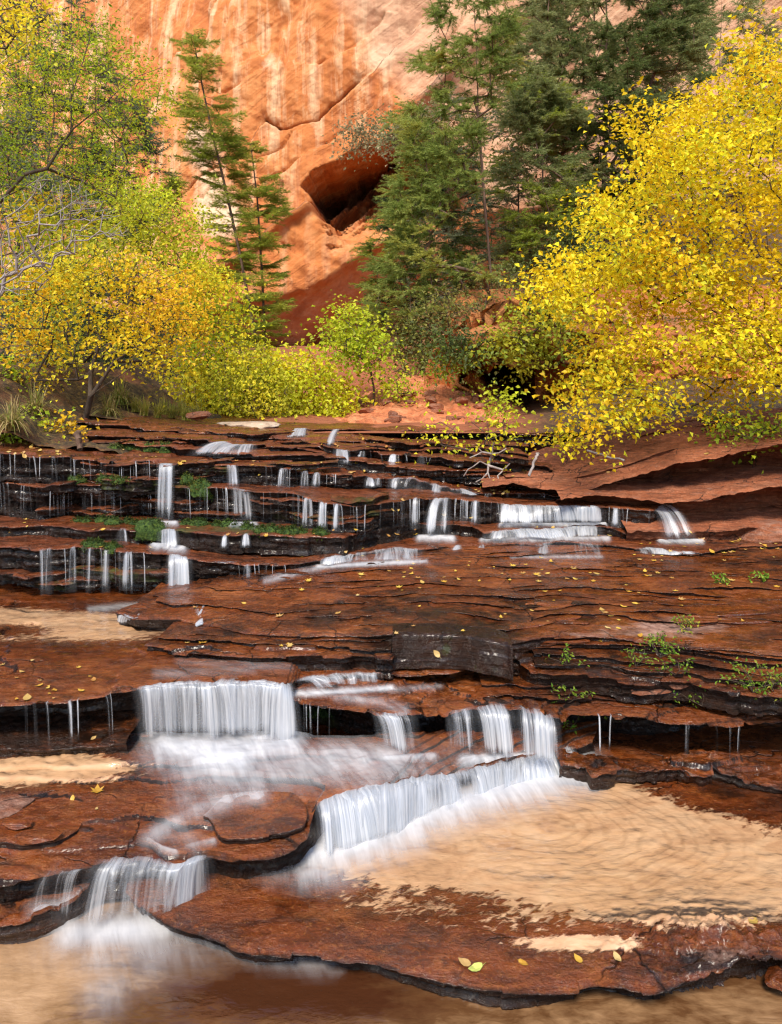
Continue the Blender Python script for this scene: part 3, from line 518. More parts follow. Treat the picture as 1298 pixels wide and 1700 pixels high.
def mat_cliff():
    k = NT('canyon_sandstone'); p = k.pos()
    big = k.noise(k.pos((1, 1, .5)), .16, 4, .55); n2 = k.noise(p, 1.1, 7, .66)
    vs = k.noise(k.pos((1.6, 1.6, .09)), .75, 6, .62, .35)                 # mineral streaks running down
    vs2 = k.noise(k.pos((3.4, 3.4, .16)), 1.0, 5, .6, .2)
    bed = k.noise(k.pos((.22, .22, 2.2), (0, R(-36), 0)), 1.0, 6, .66, .5)
    col = k.ramp(k.add(k.add(k.mul(big, .40), k.mul(n2, .35)), k.mul(bed, .28)), [(.36, (.31, .080, .017)), (.5, (.55, .180, .043)), (.66, (.70, .33, .12))])
    col = k.mix(k.mul(k.ramp(vs, [(.50, 0.), (.63, 1.)]), k.mul(k.attr('streak'), .8)), col, (.78, .52, .30))
    col = k.mix(k.mul(k.ramp(vs2, [(.52, 0.), (.66, 1.)]), .45), col, (.34, .085, .022))
    pale = k.ramp(k.add(k.attr('pale'), k.mul(k.noise(k.pos((1, 1, .4)), .9, 6, .7, .3), .7)), [(.72, 0.), (.92, 1.)])
    col = k.mix(k.mul(pale, .85), col, (.80, .58, .38))
    pink = k.ramp(k.add(k.attr('pink'), k.mul(n2, .5)), [(.5, 0.), (1.0, 1.)])
    col = k.mix(k.mul(pink, .75), col, k.ramp(k.add(k.mul(n2, .6), k.mul(bed, .5)), [(.38, (.38, .20, .12)), (.62, (.66, .43, .28))]))
    dk = k.ramp(k.add(k.attr('seam'), k.mul(k.noise(p, 2.2, 6, .7), .5)), [(.62, 0.), (.95, 1.)])
    col = k.mix(k.mul(dk, .8), col, (.10, .035, .015))
    vd = k.ramp(k.add(k.attr('shade_tone'), k.mul(k.noise(k.pos((1.5, 1.5, .12)), 1.3, 5, .65, .3), .7)), [(.62, 0.), (.95, 1.)])  # shade painted into alcove, cave and overhang underside
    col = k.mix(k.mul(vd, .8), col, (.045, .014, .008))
    h = k.add(k.add(k.mul(n2, .6), k.mul(k.noise(p, 5, 7, .75), .5)), k.mul(bed, 1.0))
    b = k.bump(h, .85, .18)
    return k.done(k.pr(Base_Color=col, Roughness=.85, Normal=b))
M['cliff'] = mat_cliff()
def build_cliff():
    D0 = 30.; sc = D0/FPX
    u = np.linspace(-900, 2300, 900); v = np.linspace(-620, 760, 560)
    U, V = np.meshgrid(u, v)
    Dp = np.zeros_like(U)
    Dp -= (U-500)*.0016                                                   # wall swings towards the camera on the right
    # seam from (470,370) up to (830,40): above it the wall leans back, below it steps out
    ln = lambda pts: segd(U, V, pts)
    def side(pts):                                                        # signed height above a line u->v
        a = np.array(pts, float); return np.interp(U, a[:, 0], a[:, 1])-V
    seamA = [(-900, 1400), (200, 560), (380, 430), (480, 352), (560, 290), (640, 215), (700, 150), (760, 100), (830, 40), (1000, -90), (2300, -900)]
    sA = side(seamA)+14*fbm(U*.012, V*.012, 0, 3, 80)
    Dp += 1.5*sst(-3, 10, sA)-.45*np.exp(-((sA+10)/12)**2)
    Dp += .004*np.maximum(sA, 0)
    wu, wv = U+10*fbm(U*.02, V*.02, 0, 3, 81), V+10*fbm(U*.02, V*.02, 5, 3, 82)
    ck = 0*U
    for pts, am in (([(230, 330), (300, 250), (375, 215), (425, 150), (445, 175), (520, 160), (580, 110), (650, 55), (720, -20)], .45), ([(330, 345), (420, 275), (520, 215), (610, 150), (700, 75), (800, -20)], .25),
                    ([(380, 235), (450, 215), (470, 180)], .3), ([(290, 120), (330, 100), (420, 60), (470, -30)], .2), ([(300, 300), (340, 250), (350, 200)], .25), ([(430, 300), (452, 250), (456, 330)], .25),
                    ([(520, 60), (600, 20), (640, -30)], .25), ([(-200, 200), (0, 100), (200, -60)], .3), ([(700, 240), (800, 160), (900, 60), (1000, 0), (1300, -150)], .5), ([(760, 300), (900, 180), (1100, 60), (1400, -60)], .4),
                    ([(470, 470), (520, 440), (470, 400)], .25), ([(500, 480), (450, 420), (430, 380)], .15)):
        dd = segd(wu, wv, pts); a_ = np.array(pts, float); o_ = np.argsort(a_[:, 0]); sgn = np.interp(wu, a_[o_, 0], a_[o_, 1])-wv
        inr = sst(40, 0, np.maximum(a_[:, 0].min()-wu, wu-a_[:, 0].max()))
        Dp += am*.9*np.exp(-(dd/2.2)**2)*sst(-.25, .2, fbm(U*.02, V*.02, 0, 2, 79))+am*.75*np.exp(-dd/34)*sst(-2, 2, sgn)*inr; ck = np.maximum(ck, np.exp(-(dd/3)**2)*am*2)
    for off, am in ((60, .16), (140, .22), (260, .25), (380, .22)):
        e = sA-off+26*fbm(U*.010, V*.010, off, 3, 81)
        Dp += am*sst(-6, 14, e)*sst(-.1, .35, fbm(U*.005, V*.005, off*.1, 2, 82))
    # left corner: a second face set back
    cor = np.interp(V, [-620, 0, 120, 290, 420, 760], [330, 290, 275, 240, 215, 180])
    lf = sst(14, -14, U-cor-8*fbm(V*.02, 1.1, 0, 3, 83)); Dp += 2.2*lf+.006*np.maximum(cor-U, 0)
    U0, V0 = U, V; U, V = 649+(U-649)/1.07, 660+(V-660)/1.07
    # alcove under the right-hand seam: undercut at its rim, floor sloping back out
    rim = np.interp(U, [480, 502, 520, 560, 600, 660, 720, 780], [340, 306, 288, 268, 250, 236, 240, 300])+7*fbm(U*.04, 0, 0, 3, 84)
    rim = rim+9*vn(np.floor(U/26+.5*vn(U*.05, 1, 0, 7)), 2, 0, 8)
    iv = V-rim; al_ = U-500-.42*np.maximum(V-306, 0)+10*vn(np.floor(V/17), 1.5, 0, 9); arch = sst(0, 34, al_+14*fbm(U*.03, V*.03, 0, 4, 87))*sst(790, 740, U)*sst(0, 6, iv)*(1-sst(40, 190, iv))
    Dp += 5.2*arch
    Dp += 2.6*sst(0, 9, iv)*(1-sst(60, 190, iv))*sst(0, 9, al_)*sst(790, 740, U)*np.abs(fbm((U+V*.75)*.030, (V-U*.9)*.006, 0, 5, 85, .6))*2
    rib_ = fbm((U+V*.75)*.05, (V-U*.9)*.007, 0, 4, 185); U, V = U0, V0
    # overhang whose underside falls into shade
    lipo = np.interp(U, [-900, 300, 420, 470, 540, 605, 700, 2300], [560, 520, 492, 488, 462, 418, 360, 260])+5*fbm(U*.03, 0, 0, 3, 86)
    un = V-lipo
    Dp += .030*np.clip(un, 0, 95)*sst(0, 10, un)+1.0*sst(80, 110, un)
    Dp += .5*sst(0, 60, un)*np.abs(fbm(U*.034, V*.004, 0, 5, 87, .6))*2.6*sst(60, 110, un)+.10*np.maximum(un, 0)**0*sst(0, 20, un)*fbm(U*.02, V*.06, 0, 4, 187)
    # general relief
    Dp += 1.1*fbm(U*.004, V*.004, 0, 4, 88)*.7+.20*fbm((U*.8+V*.6)*.012, (V*.8-U*.6)*.03, 0, 6, 89, .6)+.06*fbm(U*.07, V*.05, 0, 3, 90)
    vc = np.abs(fbm(U*.016, V*.0022, 0, 3, 93)); Dp += .22*sst(.03, 0, vc)*sst(.05, .35, fbm(U*.005, V*.005, 0, 2, 94))
    D = D0+Dp
    G = np.stack([(U-649)*sc*1.0, D, EZ+(HPX-V)*sc], -1)
    low = sst(0, 25, un)*(1-.2*sst(130, 60, un))
    A = {'streak': np.clip(.35+.65*sst(0, 200, sA), 0, 1)*(1-low), 'pink': .75*sst(640, 760, U+.6*(200-V))*(1-low)*sst(330, 200, V-.2*U+60)+.62*low,
         'pale': .05+.30*blob(U, V, 640, 40, 90, 40)+.42*blob(U, V, 430, 50, 40, 40)+.5*blob(U, V, 300, 190, 60, 70)+.45*blob(U, V, 330, 300, 50, 70)+.35*blob(U, V, 360, 350, 60, 50)+.25*blob(U, V, 270, 60, 20, 20)+.3*blob(U, V, 630, 60, 30, 50),
         'seam': np.maximum(np.exp(-((sA+4)/9)**2)*.7, ck*.95), 'shade_tone': (.52+.62*rib_)*sst(0, 9, iv)*sst(0, 9, al_)*sst(790, 740, U)*sst(120, 20, iv)+.13*low*(1+1.6*fbm(U*.045, V*.006, 0, 4, 186))+.1*lf}  # alcove roof and overhang underside painted darker, as in shade
    A = {k_: a.ravel() for k_, a in A.items()}
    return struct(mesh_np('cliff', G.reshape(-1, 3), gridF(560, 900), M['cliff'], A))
build_cliff()

# overhanging rock mass with the dark cave on the right of the talus
def build_overhang():
    D0 = 9.6; sc = D0/FPX
    u = np.linspace(715, 1900, 420); v = np.linspace(430, 745, 190); U, V = np.meshgrid(u, v)
    archv = np.interp(U, [715, 740, 770, 800, 830, 850, 870, 900, 925, 940, 960, 2000], [650, 648, 650, 660, 690, 735, 800, 800, 800, 800, 800, 800])
    roofv = np.interp(U, [715, 745, 770, 810, 850, 890, 925, 940, 1900], [652, 632, 600, 575, 562, 575, 610, 680, 900])+6*fbm(U*.04, 0, 0, 3, 95)
    limU = np.interp(V, [430, 500, 560, 600, 638, 650, 662, 690, 712, 745], [800, 775, 757, 750, 752, 775, 802, 827, 833, 835])
    cav = sst(0, 30, V-roofv)*sst(945, 915, U)*sst(4, 62, U-limU)
    Dp = -.9*blob(U, V, 860, 560, 120, 45)-.35*sst(920, 1000, U)+3.0*cav
    Dp += .006*np.maximum(560-V, 0)*2.2+.9*sst(560, 480, V)
    Dp += .28*fbm(U*.02, V*.02, 0, 5, 96)+.10*fbm(U*.06, V*.06, 0, 3, 97)
    G = np.stack([(U-649)*sc, D0+Dp, EZ+(HPX-V)*sc], -1)
    F = gridF(190, 420); cu = (U.ravel()[F]).mean(1); cv = (V.ravel()[F]).mean(1)
    # trimmed to the outline of the rock: nothing left of the arch
    lim = np.interp(cv, [430, 500, 560, 600, 638, 650, 662, 690, 712, 745], [800, 775, 757, 750, 752, 775, 802, 827, 833, 835])
    F = F[cu > lim]
    A = {'streak': .1+0*U, 'pink': 0*U, 'pale': 0*U, 'seam': .25*cav, 'shade_tone': .46*cav+.40*sst(640, 560, V)}  # cave shade painted in by seam and shade tones; upper rock darkened
    o = mesh_np('rock_overhang', G.reshape(-1, 3), F, M['cliff'], {k_: a.ravel() for k_, a in A.items()})
    md = o.modifiers.new('solid', 'SOLIDIFY'); md.thickness = .5; md.offset = -1
    return struct(o)
build_overhang()
# ------------------------------------------------------------------ falling and flowing water
def wf(key, a, b, base, label, **kw):
    n = kw.pop('n', 14); return fall(lipof(key, a, b, n), base, label, **kw)
wf('T3', 213, 488, [(232, 1240, 1.52), (300, 1238, 1.52), (400, 1236, 1.52), (502, 1236, 1.52)], 'widest white curtain of water pouring over the dark undercut left ledge into foam', dens=.50, seed=1, edge=.06, n=30, layers=3)
wf('T3', 486, 642, [(486, 1151, 1.357), (560, 1144, 1.357), (646, 1136, 1.357)], 'low short fringe of water just right of and above the widest curtain', dens=.50, seed=2, ds=.004, lead=.04)
wf('T3b', 612, 694, [(628, 1254, 1.525), (704, 1258, 1.53)], 'narrow two stranded fall over the mossy dark block between the wide curtains', dens=.44, seed=3, n=12)
wf('T3b', 737, 790, [(742, 1255, 1.55), (800, 1262, 1.56)], 'thin see-through fall at the left end of the right-hand curtain', dens=.36, seed=4)
wf('T3b', 780, 856, [(796, 1264, 1.575), (872, 1268, 1.585)], 'middle curtain of three beside the dark right undercut, split by a black gap', dens=.52, seed=5)
wf('T3b', 852, 930, [(866, 1268, 1.59), (938, 1280, 1.61)], 'rightmost leaning curtain of water ending at the dark right undercut', dens=.50, seed=6)
wf('T2', 520, 955, [(524, 1432, 1.7), (560, 1424, 1.7), (640, 1398, 1.7), (700, 1366, 1.7), (760, 1342, 1.7), (830, 1318, 1.7), (900, 1298, 1.7), (966, 1284, 1.7)], 'long diagonal fall dropping off the red slab into the tan right pool', dens=.60, seed=7, edge=.04, n=40, layers=3)
wf('T2', 150, 358, [(130, 1548, 1.785), (200, 1550, 1.785), (300, 1540, 1.785), (356, 1514, 1.785)], 'lowest left fall spilling from the red slab into the front pool', dens=.52, seed=8, n=24, layers=3)
wf('T2', 66, 150, [(52, 1522, 1.72), (136, 1542, 1.785)], 'faint wispy water beside the lowest left fall', dens=.24, seed=9)
# upper cascade
UP = dict(ds=.012, lead=.06, layers=2)
wf('T8', 260, 292, [(258, 869, .868), (292, 869, .868)], 'tall narrow white fall dropping past two mossy ledges at upper left', dens=.6, seed=11, n=6, **UP)
wf('T6', 258, 296, [(258, 910, .975), (300, 914, .98)], 'spreading foot of the tall narrow fall beside green moss cushions', dens=.6, seed=12, n=6, **UP)
wf('T5', 276, 320, [(272, 996, 1.25), (328, 998, 1.25)], 'fall of pale strands dropping into the left pool below the mossy ledges', dens=.55, seed=13, n=6, **UP)
wf('T8', 374, 396, [(378, 812, .63), (398, 812, .63)], 'upper half of the second narrow fall right of the tall one', dens=.6, seed=14, n=5, **UP)
wf('T7', 382, 418, [(384, 868, .87), (422, 870, .87)], 'lower fanned half of the second narrow fall over a mossy shoulder', dens=.52, seed=15, n=6, **UP)
wf('T7', 718, 750, [(698, 893, .985), (748, 895, .985)], 'broadening white fall standing alone in the middle of the upper cascade', dens=.62, seed=16, n=6, **UP)
wf('T7', 826, 1004, [(826, 874, .92), (920, 873, .92), (1008, 871, .92)], 'wide veil of water over the upper right ledge', dens=.52, seed=17, n=20, **UP)
wf('T6', 802, 1000, [(800, 897, .99), (900, 895, .99), (1002, 894, .99)], 'lower white step directly under the wide upper right veil', dens=.6, seed=18, n=20, **UP)
wf('T7', 1080, 1112, [(1094, 899, .985), (1156, 900, .985)], 'fan shaped fall slanting right beside the shadowed right bank', dens=.52, seed=19, n=6, **UP)
wf('T8', 646, 792, [(642, 814, .705), (700, 818, .72), (750, 822, .73), (800, 824, .735)], 'low slanting fall tapering to the right near the cascade centre', dens=.50, seed=20, n=18, **UP)
wf('T5', 530, 706, [(528, 940, 1.05), (600, 934, 1.05), (708, 932, 1.05)], 'low white fringe where the broad layered slab begins', dens=.50, seed=21, n=18, **UP)
wf('T5', 850, 1002, [(850, 922, 1.04), (1002, 924, 1.04)], 'thin broken fringe of water under the lower white step', dens=.36, seed=22, n=14, **UP)
wf('T5', 1052, 1162, [(1052, 922, 1.04), (1164, 922, 1.04)], 'small bright fringe of water left of the leaf strewn right ledge', dens=.55, seed=23, n=10, **UP)
wf('T10', 352, 428, [(306, 758, .44), (370, 757, .44), (430, 755, .44)], 'slanted white slide of water in front of the pale boulder', dens=.50, seed=24, n=8, **UP)
wf('T12', 470, 516, [(468, 728, .352), (514, 727, .352)], 'short fall at the top rim beside the yellow bushes', dens=.52, seed=25, n=5, **UP)
wf('T12', 550, 566, [(540, 742, .395), (556, 742, .395)], 'crooked little fall at the top rim near the cascade centre', dens=.52, seed=26, n=4, **UP)
wf('T10', 552, 580, [(552, 770, .52), (584, 772, .52)], 'small fall directly below the crooked one at the top rim', dens=.5, seed=27, n=4, **UP)
wf('T5', 352, 392, [(350, 980, 1.24), (392, 978, 1.24)], 'paired strands of water right of the left pool', dens=.5, seed=28, n=5, **UP)
wf('T4', 196, 250, [(196, 1036, 1.25), (256, 1040, 1.25)], 'tiny spill over the pointed left tip of the layered slab', dens=.32, seed=29, n=6, **UP)
wf('T4', 322, 344, [(308, 1058, 1.25), (332, 1060, 1.25)], 'tiny white spout running off the layered slab into the left pool', dens=.6, seed=30, n=4, **UP)
rng = np.random.default_rng(5)
def trickles(key, x0, x1, n, h2, label, group, y2=None, w=(1.2, 3.0)):
    for i in range(n):
        x = rng.uniform(x0, x1); ww = rng.uniform(*w); l = lipof(key, x-ww/2, x+ww/2, 3)
        if np.linalg.norm(l[0]-l[-1]) < .004: l[-1] = l[0]+np.array((.02, 0, 0))
        l[:, 1] -= .014
        D = l[0, 1]-rng.uniform(.02, .06); h1_ = EZ-l[0, 2]; hb = h1_+(h2-h1_)*rng.uniform(.88, 1.0)
        yb = HPX+hb*FPX/D; dx = rng.uniform(-2, 3); g = rng.uniform(.7, 1.3)
        fall(l, [(x-ww*.55*g+dx, yb, hb), (x+ww*.55*g+dx, yb, hb)], label, dens=rng.choice([.20, .26, .34, .48]), seed=100+int(x)+n, ds=.005, name='water_trickle', group=group, layers=1, edge=.008, lead=.04)
trickles('T8', -10, 255, 44, .60, 'thin white thread of water hanging from the long black upper left ledge', 'threads of the upper left ledge')
trickles('T7', -10, 250, 44, .86, 'thin white thread of water below the mossy second ledge at far left', 'threads of the second left ledge')
trickles('T8', 440, 560, 26, .66, 'thin thread of water right of the two narrow mossy falls, on the upper ledge', 'threads right of the mossy falls')
trickles('T7', 430, 570, 24, .88, 'thin thread of water right of the fanned mossy fall, on the lower ledge', 'threads below the fanned fall')
trickles('T7', 300, 376, 14, .86, 'thin thread of water between the two narrow mossy falls', 'threads between the mossy falls')
trickles('T5', 60, 260, 24, 1.24, 'thin thread of water dropping into the left pool from its black back wall', 'threads into the left pool', w=(2.5, 6))
trickles('T5', 395, 500, 10, 1.2, 'thin thread of water on the low ledge at the head of the layered slab', 'threads at the head of the slab')
trickles('T11', 560, 860, 34, .44, 'tiny thread of water on the black stepped rim at the cascade top', 'threads on the top rim')
trickles('T10', 560, 830, 26, .54, 'tiny thread of water below the black stepped rim', 'threads below the top rim')
trickles('T8', 800, 1050, 14, .76, 'small thread of water above the wide upper right veil', 'threads above the upper right veil', w=(3, 7))
trickles('T7', 560, 716, 18, .9, 'small thread of water left of the lone central fall', 'threads left of the central fall')
trickles('T7', 752, 826, 10, .92, 'small thread of water between the lone central fall and the wide veil', 'threads right of the central fall')
trickles('T7', 1010, 1078, 8, .92, 'small thread of water between the wide veil and the slanting fan', 'threads left of the slanting fan')
trickles('T3', 0, 215, 9, 1.44, 'faint thread of water in the dark hollow left of the widest curtain', 'threads in the left hollow', w=(4, 9))
trickles('T3b', 500, 612, 6, 1.5, 'faint drip under the mossy dark block right of the widest curtain', 'drips under the mossy block', w=(3, 6))
trickles('T3b', 950, 1290, 8, 1.6, 'faint drip hanging in the dark right undercut', 'drips in the right undercut', w=(3, 5))
for k_, (key, x, wd, h2) in enumerate([('T8', 472, 9, .66), ('T8', 508, 7, .66), ('T8', 526, 6, .66), ('T7', 512, 9, .88), ('T7', 536, 8, .88), ('T7', 560, 6, .88), ('T5', 82, 8, 1.24), ('T5', 122, 6, 1.24), ('T5', 150, 5, 1.24), ('T5', 178, 6, 1.24), ('T5', 214, 9, 1.2), ('T5', 412, 7, 1.2), ('T6', 205, 9, .97), ('T8', 615, 9, .68), ('T8', 628, 6, .68), ('T11', 655, 7, .44), ('T10', 602, 6, .5), ('T10', 655, 8, .54), ('T10', 700, 6, .56), ('T7', 690, 7, .92), ('T7', 790, 8, .92), ('T7', 770, 5, .92), ('T7', 1022, 7, .92), ('T5', 760, 10, 1.04), ('T5', 800, 7, 1.04), ('T6', 374, 6, .96), ('T6', 410, 8, .96)]):
    l = lipof(key, x-wd*.7, x+wd*.7, 4); l[:, 1] -= .008; D = l[0, 1]-.05; yb = HPX+h2*FPX/D
    fall(l, [(x-wd*1.25-3, yb, h2), (x+wd*1.1, yb, h2)], 'small fanned strand of water among the black ledges of the upper cascade', dens=.42, seed=400+k_, ds=.005, name='water_trickle', group='small fans of the upper cascade', layers=2, edge=.02, lead=.05)
# foam and veils lying on the rock
def strokes(px, py, *ss):
    a = 0*px
    for pts, w, v in ss: a = np.maximum(a, v*np.exp(-(segd(px, py, pts)/w)**2))
    return a
film('T2', lambda x, y: np.maximum(strokes(x, y, ([(275, 1244), (370, 1252), (480, 1242)], 34, .80), ([(340, 1262), (400, 1266)], 40, .86), ([(340, 1284), (470, 1274), (560, 1264), (650, 1272)], 36, .50), ([(300, 1280), (420, 1300)], 30, .46),
     ([(640, 1266), (720, 1262)], 9, .6), ([(770, 1268), (940, 1264)], 12, .7), ([(570, 1298), (700, 1280)], 16, .30), ([(470, 1296), (620, 1302)], 16, .26),
     ([(430, 1324), (385, 1330), (330, 1346), (285, 1372), (250, 1396)], 14, .34), ([(300, 1350), (290, 1380), (320, 1404)], 20, .16), ([(246, 1400), (268, 1414), (290, 1420)], 6, .4), ([(310, 1410), (355, 1400)], 6, .3), ([(300, 1290), (310, 1340)], 30, .22), ([(380, 1300), (350, 1340)], 30, .20)),
     .50*blob(x, y, 520, 1272, 190, 32)), mound=.03, flow=(.5, -.86))
film('T2b', lambda x, y: strokes(x, y, ([(430, 1322), (380, 1330), (345, 1346)], 15, .30)), lift=.004, flow=(.5, -.86))
film('T1', lambda x, y: np.maximum(strokes(x, y, ([(520, 1424), (560, 1416), (640, 1388), (700, 1360), (800, 1326), (900, 1300), (962, 1286)], 32, .92), ([(540, 1430), (690, 1380)], 32, .72), ([(900, 1300), (1000, 1290)], 14, .55), ([(700, 1368), (800, 1338), (900, 1316)], 16, .5)),
     .5*blob(x, y, 520, 1455, 60, 24)), mound=.03, flow=(.25, -.97))
film('W0', lambda x, y: np.maximum(strokes(x, y, ([(120, 1556), (230, 1550), (345, 1518)], 30, .85), ([(210, 1572), (330, 1562), (430, 1590), (540, 1606)], 18, .34), ([(150, 1590), (240, 1606), (170, 1660)], 34, .26), ([(440, 1596), (560, 1618)], 9, .16)), .36*blob(x, y, 225, 1572, 130, 42)), lift=.010, mound=.015, flow=(.5, -.86))
film('T1l', lambda x, y: strokes(x, y, ([(70, 1520), (150, 1500)], 20, .55)), mound=.02, flow=(.4, -.9))
film('T3b', lambda x, y: strokes(x, y, ([(480, 1153), (560, 1150), (650, 1143)], 5, .75), ([(560, 1158), (630, 1166), (670, 1180)], 8, .3), ([(650, 1146), (730, 1140)], 5, .3)), lift=.004, flow=(.6, -.8))
film('T3', lambda x, y: strokes(x, y, ([(150, 1012), (230, 1006), (300, 998)], 5, .6), ([(280, 1062), (330, 1058)], 5, .5), ([(300, 1100), (480, 1108)], 10, .14), ([(260, 1120), (420, 1112)], 8, .16)), lift=.004, flow=(.9, -.4))
film('T5', lambda x, y: strokes(x, y, ([(255, 908), (305, 914)], 6, .8), ([(695, 895), (752, 896)], 5, .9), ([(800, 898), (1010, 896)], 4, .6), ([(1095, 900), (1165, 901)], 4, .8)), lift=.006, mound=.02)
film('T6', lambda x, y: strokes(x, y, ([(262, 871), (292, 871)], 4, .8), ([(384, 872), (424, 873)], 4, .7), ([(830, 874), (1005, 873)], 3, .8)), lift=.006, mound=.02)
film('T4', lambda x, y: strokes(x, y, ([(528, 942), (706, 933)], 4, .7), ([(440, 966), (530, 944)], 5, .35), ([(850, 926), (1000, 926)], 3, .4)), lift=.006)
water('T1', lambda x, y: sst(1545, 1500, y)*sst(1270, 1285, y)*sst(455, 520, x+.35*(y-1430)))
water('T3', lambda x, y: blob(x, y, 130, 1040, 200, 40)*1.6)
water('T2', lambda x, y: blob(x, y, 70, 1278, 150, 26)*1.6)
# ------------------------------------------------------------------ vegetation
def mat_leaf():
    k = NT('foliage'); c = k.attr('col', 'Color')
    d = k.pr(Base_Color=c, Roughness=.55, Specular_IOR_Level=.3); t = k.n('BsdfTranslucent', {'Color': c})
    return k.done(k.n('MixShader', [.45, d, t]))
M['leaf'] = mat_leaf()
def mat_bark(name, c0, c1):
    k = NT(name); n = k.noise(k.pos((1, 1, .25)), 22, 5, .65)
    return k.done(k.pr(Base_Color=k.ramp(n, [(.3, c0), (.7, c1)]), Roughness=.85, Normal=k.bump(n, .7, .02)))
M['bark'] = mat_bark('dark_bark', (.030, .020, .014), (.11, .075, .05)); M['barkred'] = mat_bark('conifer_bark', (.055, .030, .018), (.17, .10, .065))
M['grey'] = mat_bark('weathered_wood', (.16, .13, .12), (.40, .35, .33))
def in_poly(x, y, poly):
    r = np.zeros(np.shape(x), bool); n = len(poly)
    for i in range(n):
        (x0, y0), (x1, y1) = poly[i], poly[(i+1) % n]
        r ^= ((y0 > y) != (y1 > y)) & (x < (x1-x0)*(y-y0)/((y1-y0) or 1e-9)+x0)
    return r
def sample_poly(poly, n, D, dD, seed, hole=.0, fr=.012):
    r = np.random.default_rng(seed); a = np.array(poly, float); lo, hi = a.min(0), a.max(0); out = []
    while len(out) < n:
        x = r.uniform(lo[0], hi[0], 400); y = r.uniform(lo[1], hi[1], 400)
        k = in_poly(x+fbm(x*.03, y*.03, 0, 2, seed)*14, y+fbm(x*.03, y*.03, 9, 2, seed+1)*14, poly) & (fbm(x*fr, y*fr, 0, 3, seed+5) > hole-1+r.uniform(0, .25, 400)*0)
        for xx, yy in zip(x[k], y[k]): out.append((xx, yy))
    return np.array([Q(x, y, D+r.uniform(-1, 1)*dD) for x, y in out[:n]])
def grow(base, targets, limbs=(), seg=.22, jit=.05, lift=.10, seed=0, prefer=.35):
    """greedy skeleton: each target is joined to the nearest node already grown"""
    r = np.random.default_rng(seed); base = np.array(base, float)
    N = [base]; Pa = [-1]
    def line(i, q, jit=jit):
        p = N[i]; L = np.linalg.norm(q-p); n = max(1, int(L/seg)); prev = i
        for k in range(1, n+1):
            t = k/n; m = p+(q-p)*t
            if k < n: m = m+r.normal(0, jit*min(L, 1.), 3)+np.array((0, 0, lift*L*t*(1-t)))
            N.append(m); Pa.append(prev); prev = len(N)-1
        return prev
    for lb in limbs:
        pts = [np.array(p, float) for p in lb]
        i = int(np.argmin([np.linalg.norm(np.array(q)-pts[0]) for q in N]))
        for p in pts: i = line(i, p, jit*.25)
    order = np.argsort(np.linalg.norm(targets-base, axis=1))
    for ti in order:
        q = targets[ti]; A = np.array(N); d = np.linalg.norm(A-q, axis=1)
        db = np.linalg.norm(A-base, axis=1); cost = d+prefer*np.maximum(0, db-np.linalg.norm(q-base)+.1)*2
        up = np.maximum(0, A[:, 2]-q[2]); cost = cost+.25*up
        line(int(np.argmin(cost)), q)
    return np.array(N), np.array(Pa)
def tubes(N, Pa, rtip, rmax, power=.5, sides=5, taper=None):
    n = len(N); cnt = np.zeros(n); kids = np.bincount(Pa[Pa >= 0], minlength=n); cnt[kids == 0] = 1
    for i in range(n-1, 0, -1): cnt[Pa[i]] += cnt[i]
    rad = np.minimum(rtip*cnt**power, rmax)
    i = np.arange(1, n); a, b = N[Pa[i]], N[i]; ra = np.minimum(rad[Pa[i]], rad[i]*1.35); rb = rad[i]
    ax = b-a; L = np.linalg.norm(ax, axis=1, keepdims=True)+1e-9; ax = ax/L
    ref = np.where(np.abs(ax[:, 2:]) < .9, np.array([[0, 0, 1.]]), np.array([[1., 0, 0]]))
    u = np.cross(ax, ref); u /= np.linalg.norm(u, axis=1, keepdims=True); v = np.cross(ax, u)
    an = np.linspace(0, 2*np.pi, sides, endpoint=False); c, s = np.cos(an)[None, :, None], np.sin(an)[None, :, None]
    ring = u[:, None]*c+v[:, None]*s
    A = a[:, None]+ring*ra[:, None, None]; B = (b+ax*rb[:, None]*.6)[:, None]+ring*rb[:, None, None]
    V = np.concatenate([A, B], 1).reshape(-1, 3); m = len(i)
    k = np.arange(sides); k2 = (k+1) % sides; base = (np.arange(m)*2*sides)[:, None]
    F = np.stack([base+k, base+k2, base+sides+k2, base+sides+k], -1).reshape(-1, 4)
    return V, F
def leaves(c, dirs, size, col, seed=0, up=.6, width=.75, var=.16, fold=.18, cam=.25):
    r = np.random.default_rng(seed); n = len(c); s = size*r.uniform(.45, 1.3, (n, 1))
    nrm = r.normal(0, 1, (n, 3)); nrm[:, 2] += up*2.2; nrm[:, 1] -= cam*2; nrm /= np.linalg.norm(nrm, axis=1, keepdims=True)
    d = dirs+r.normal(0, .6, (n, 3)); d -= nrm*(d*nrm).sum(1, keepdims=True); d /= np.linalg.norm(d, axis=1, keepdims=True)+1e-9
    w = np.cross(nrm, d)
    z = nrm*s*fold
    V = np.stack([c, c+d*s*.48+w*s*width*.5+z, c+d*s-z*.5, c+d*s*.48-w*s*width*.5+z], 1).reshape(-1, 3)
    F = np.arange(4*n).reshape(-1, 4)
    col = np.asarray(col, float); pick = col[r.integers(0, len(col), n)] if col.ndim == 2 else np.repeat(col[None], n, 0)
    pick = np.clip(pick*(1+r.normal(0, var, (n, 1)))*(1+r.normal(0, var*.3, (n, 3))), .004, .95)
    return V, F, np.repeat(pick, 4, 0)
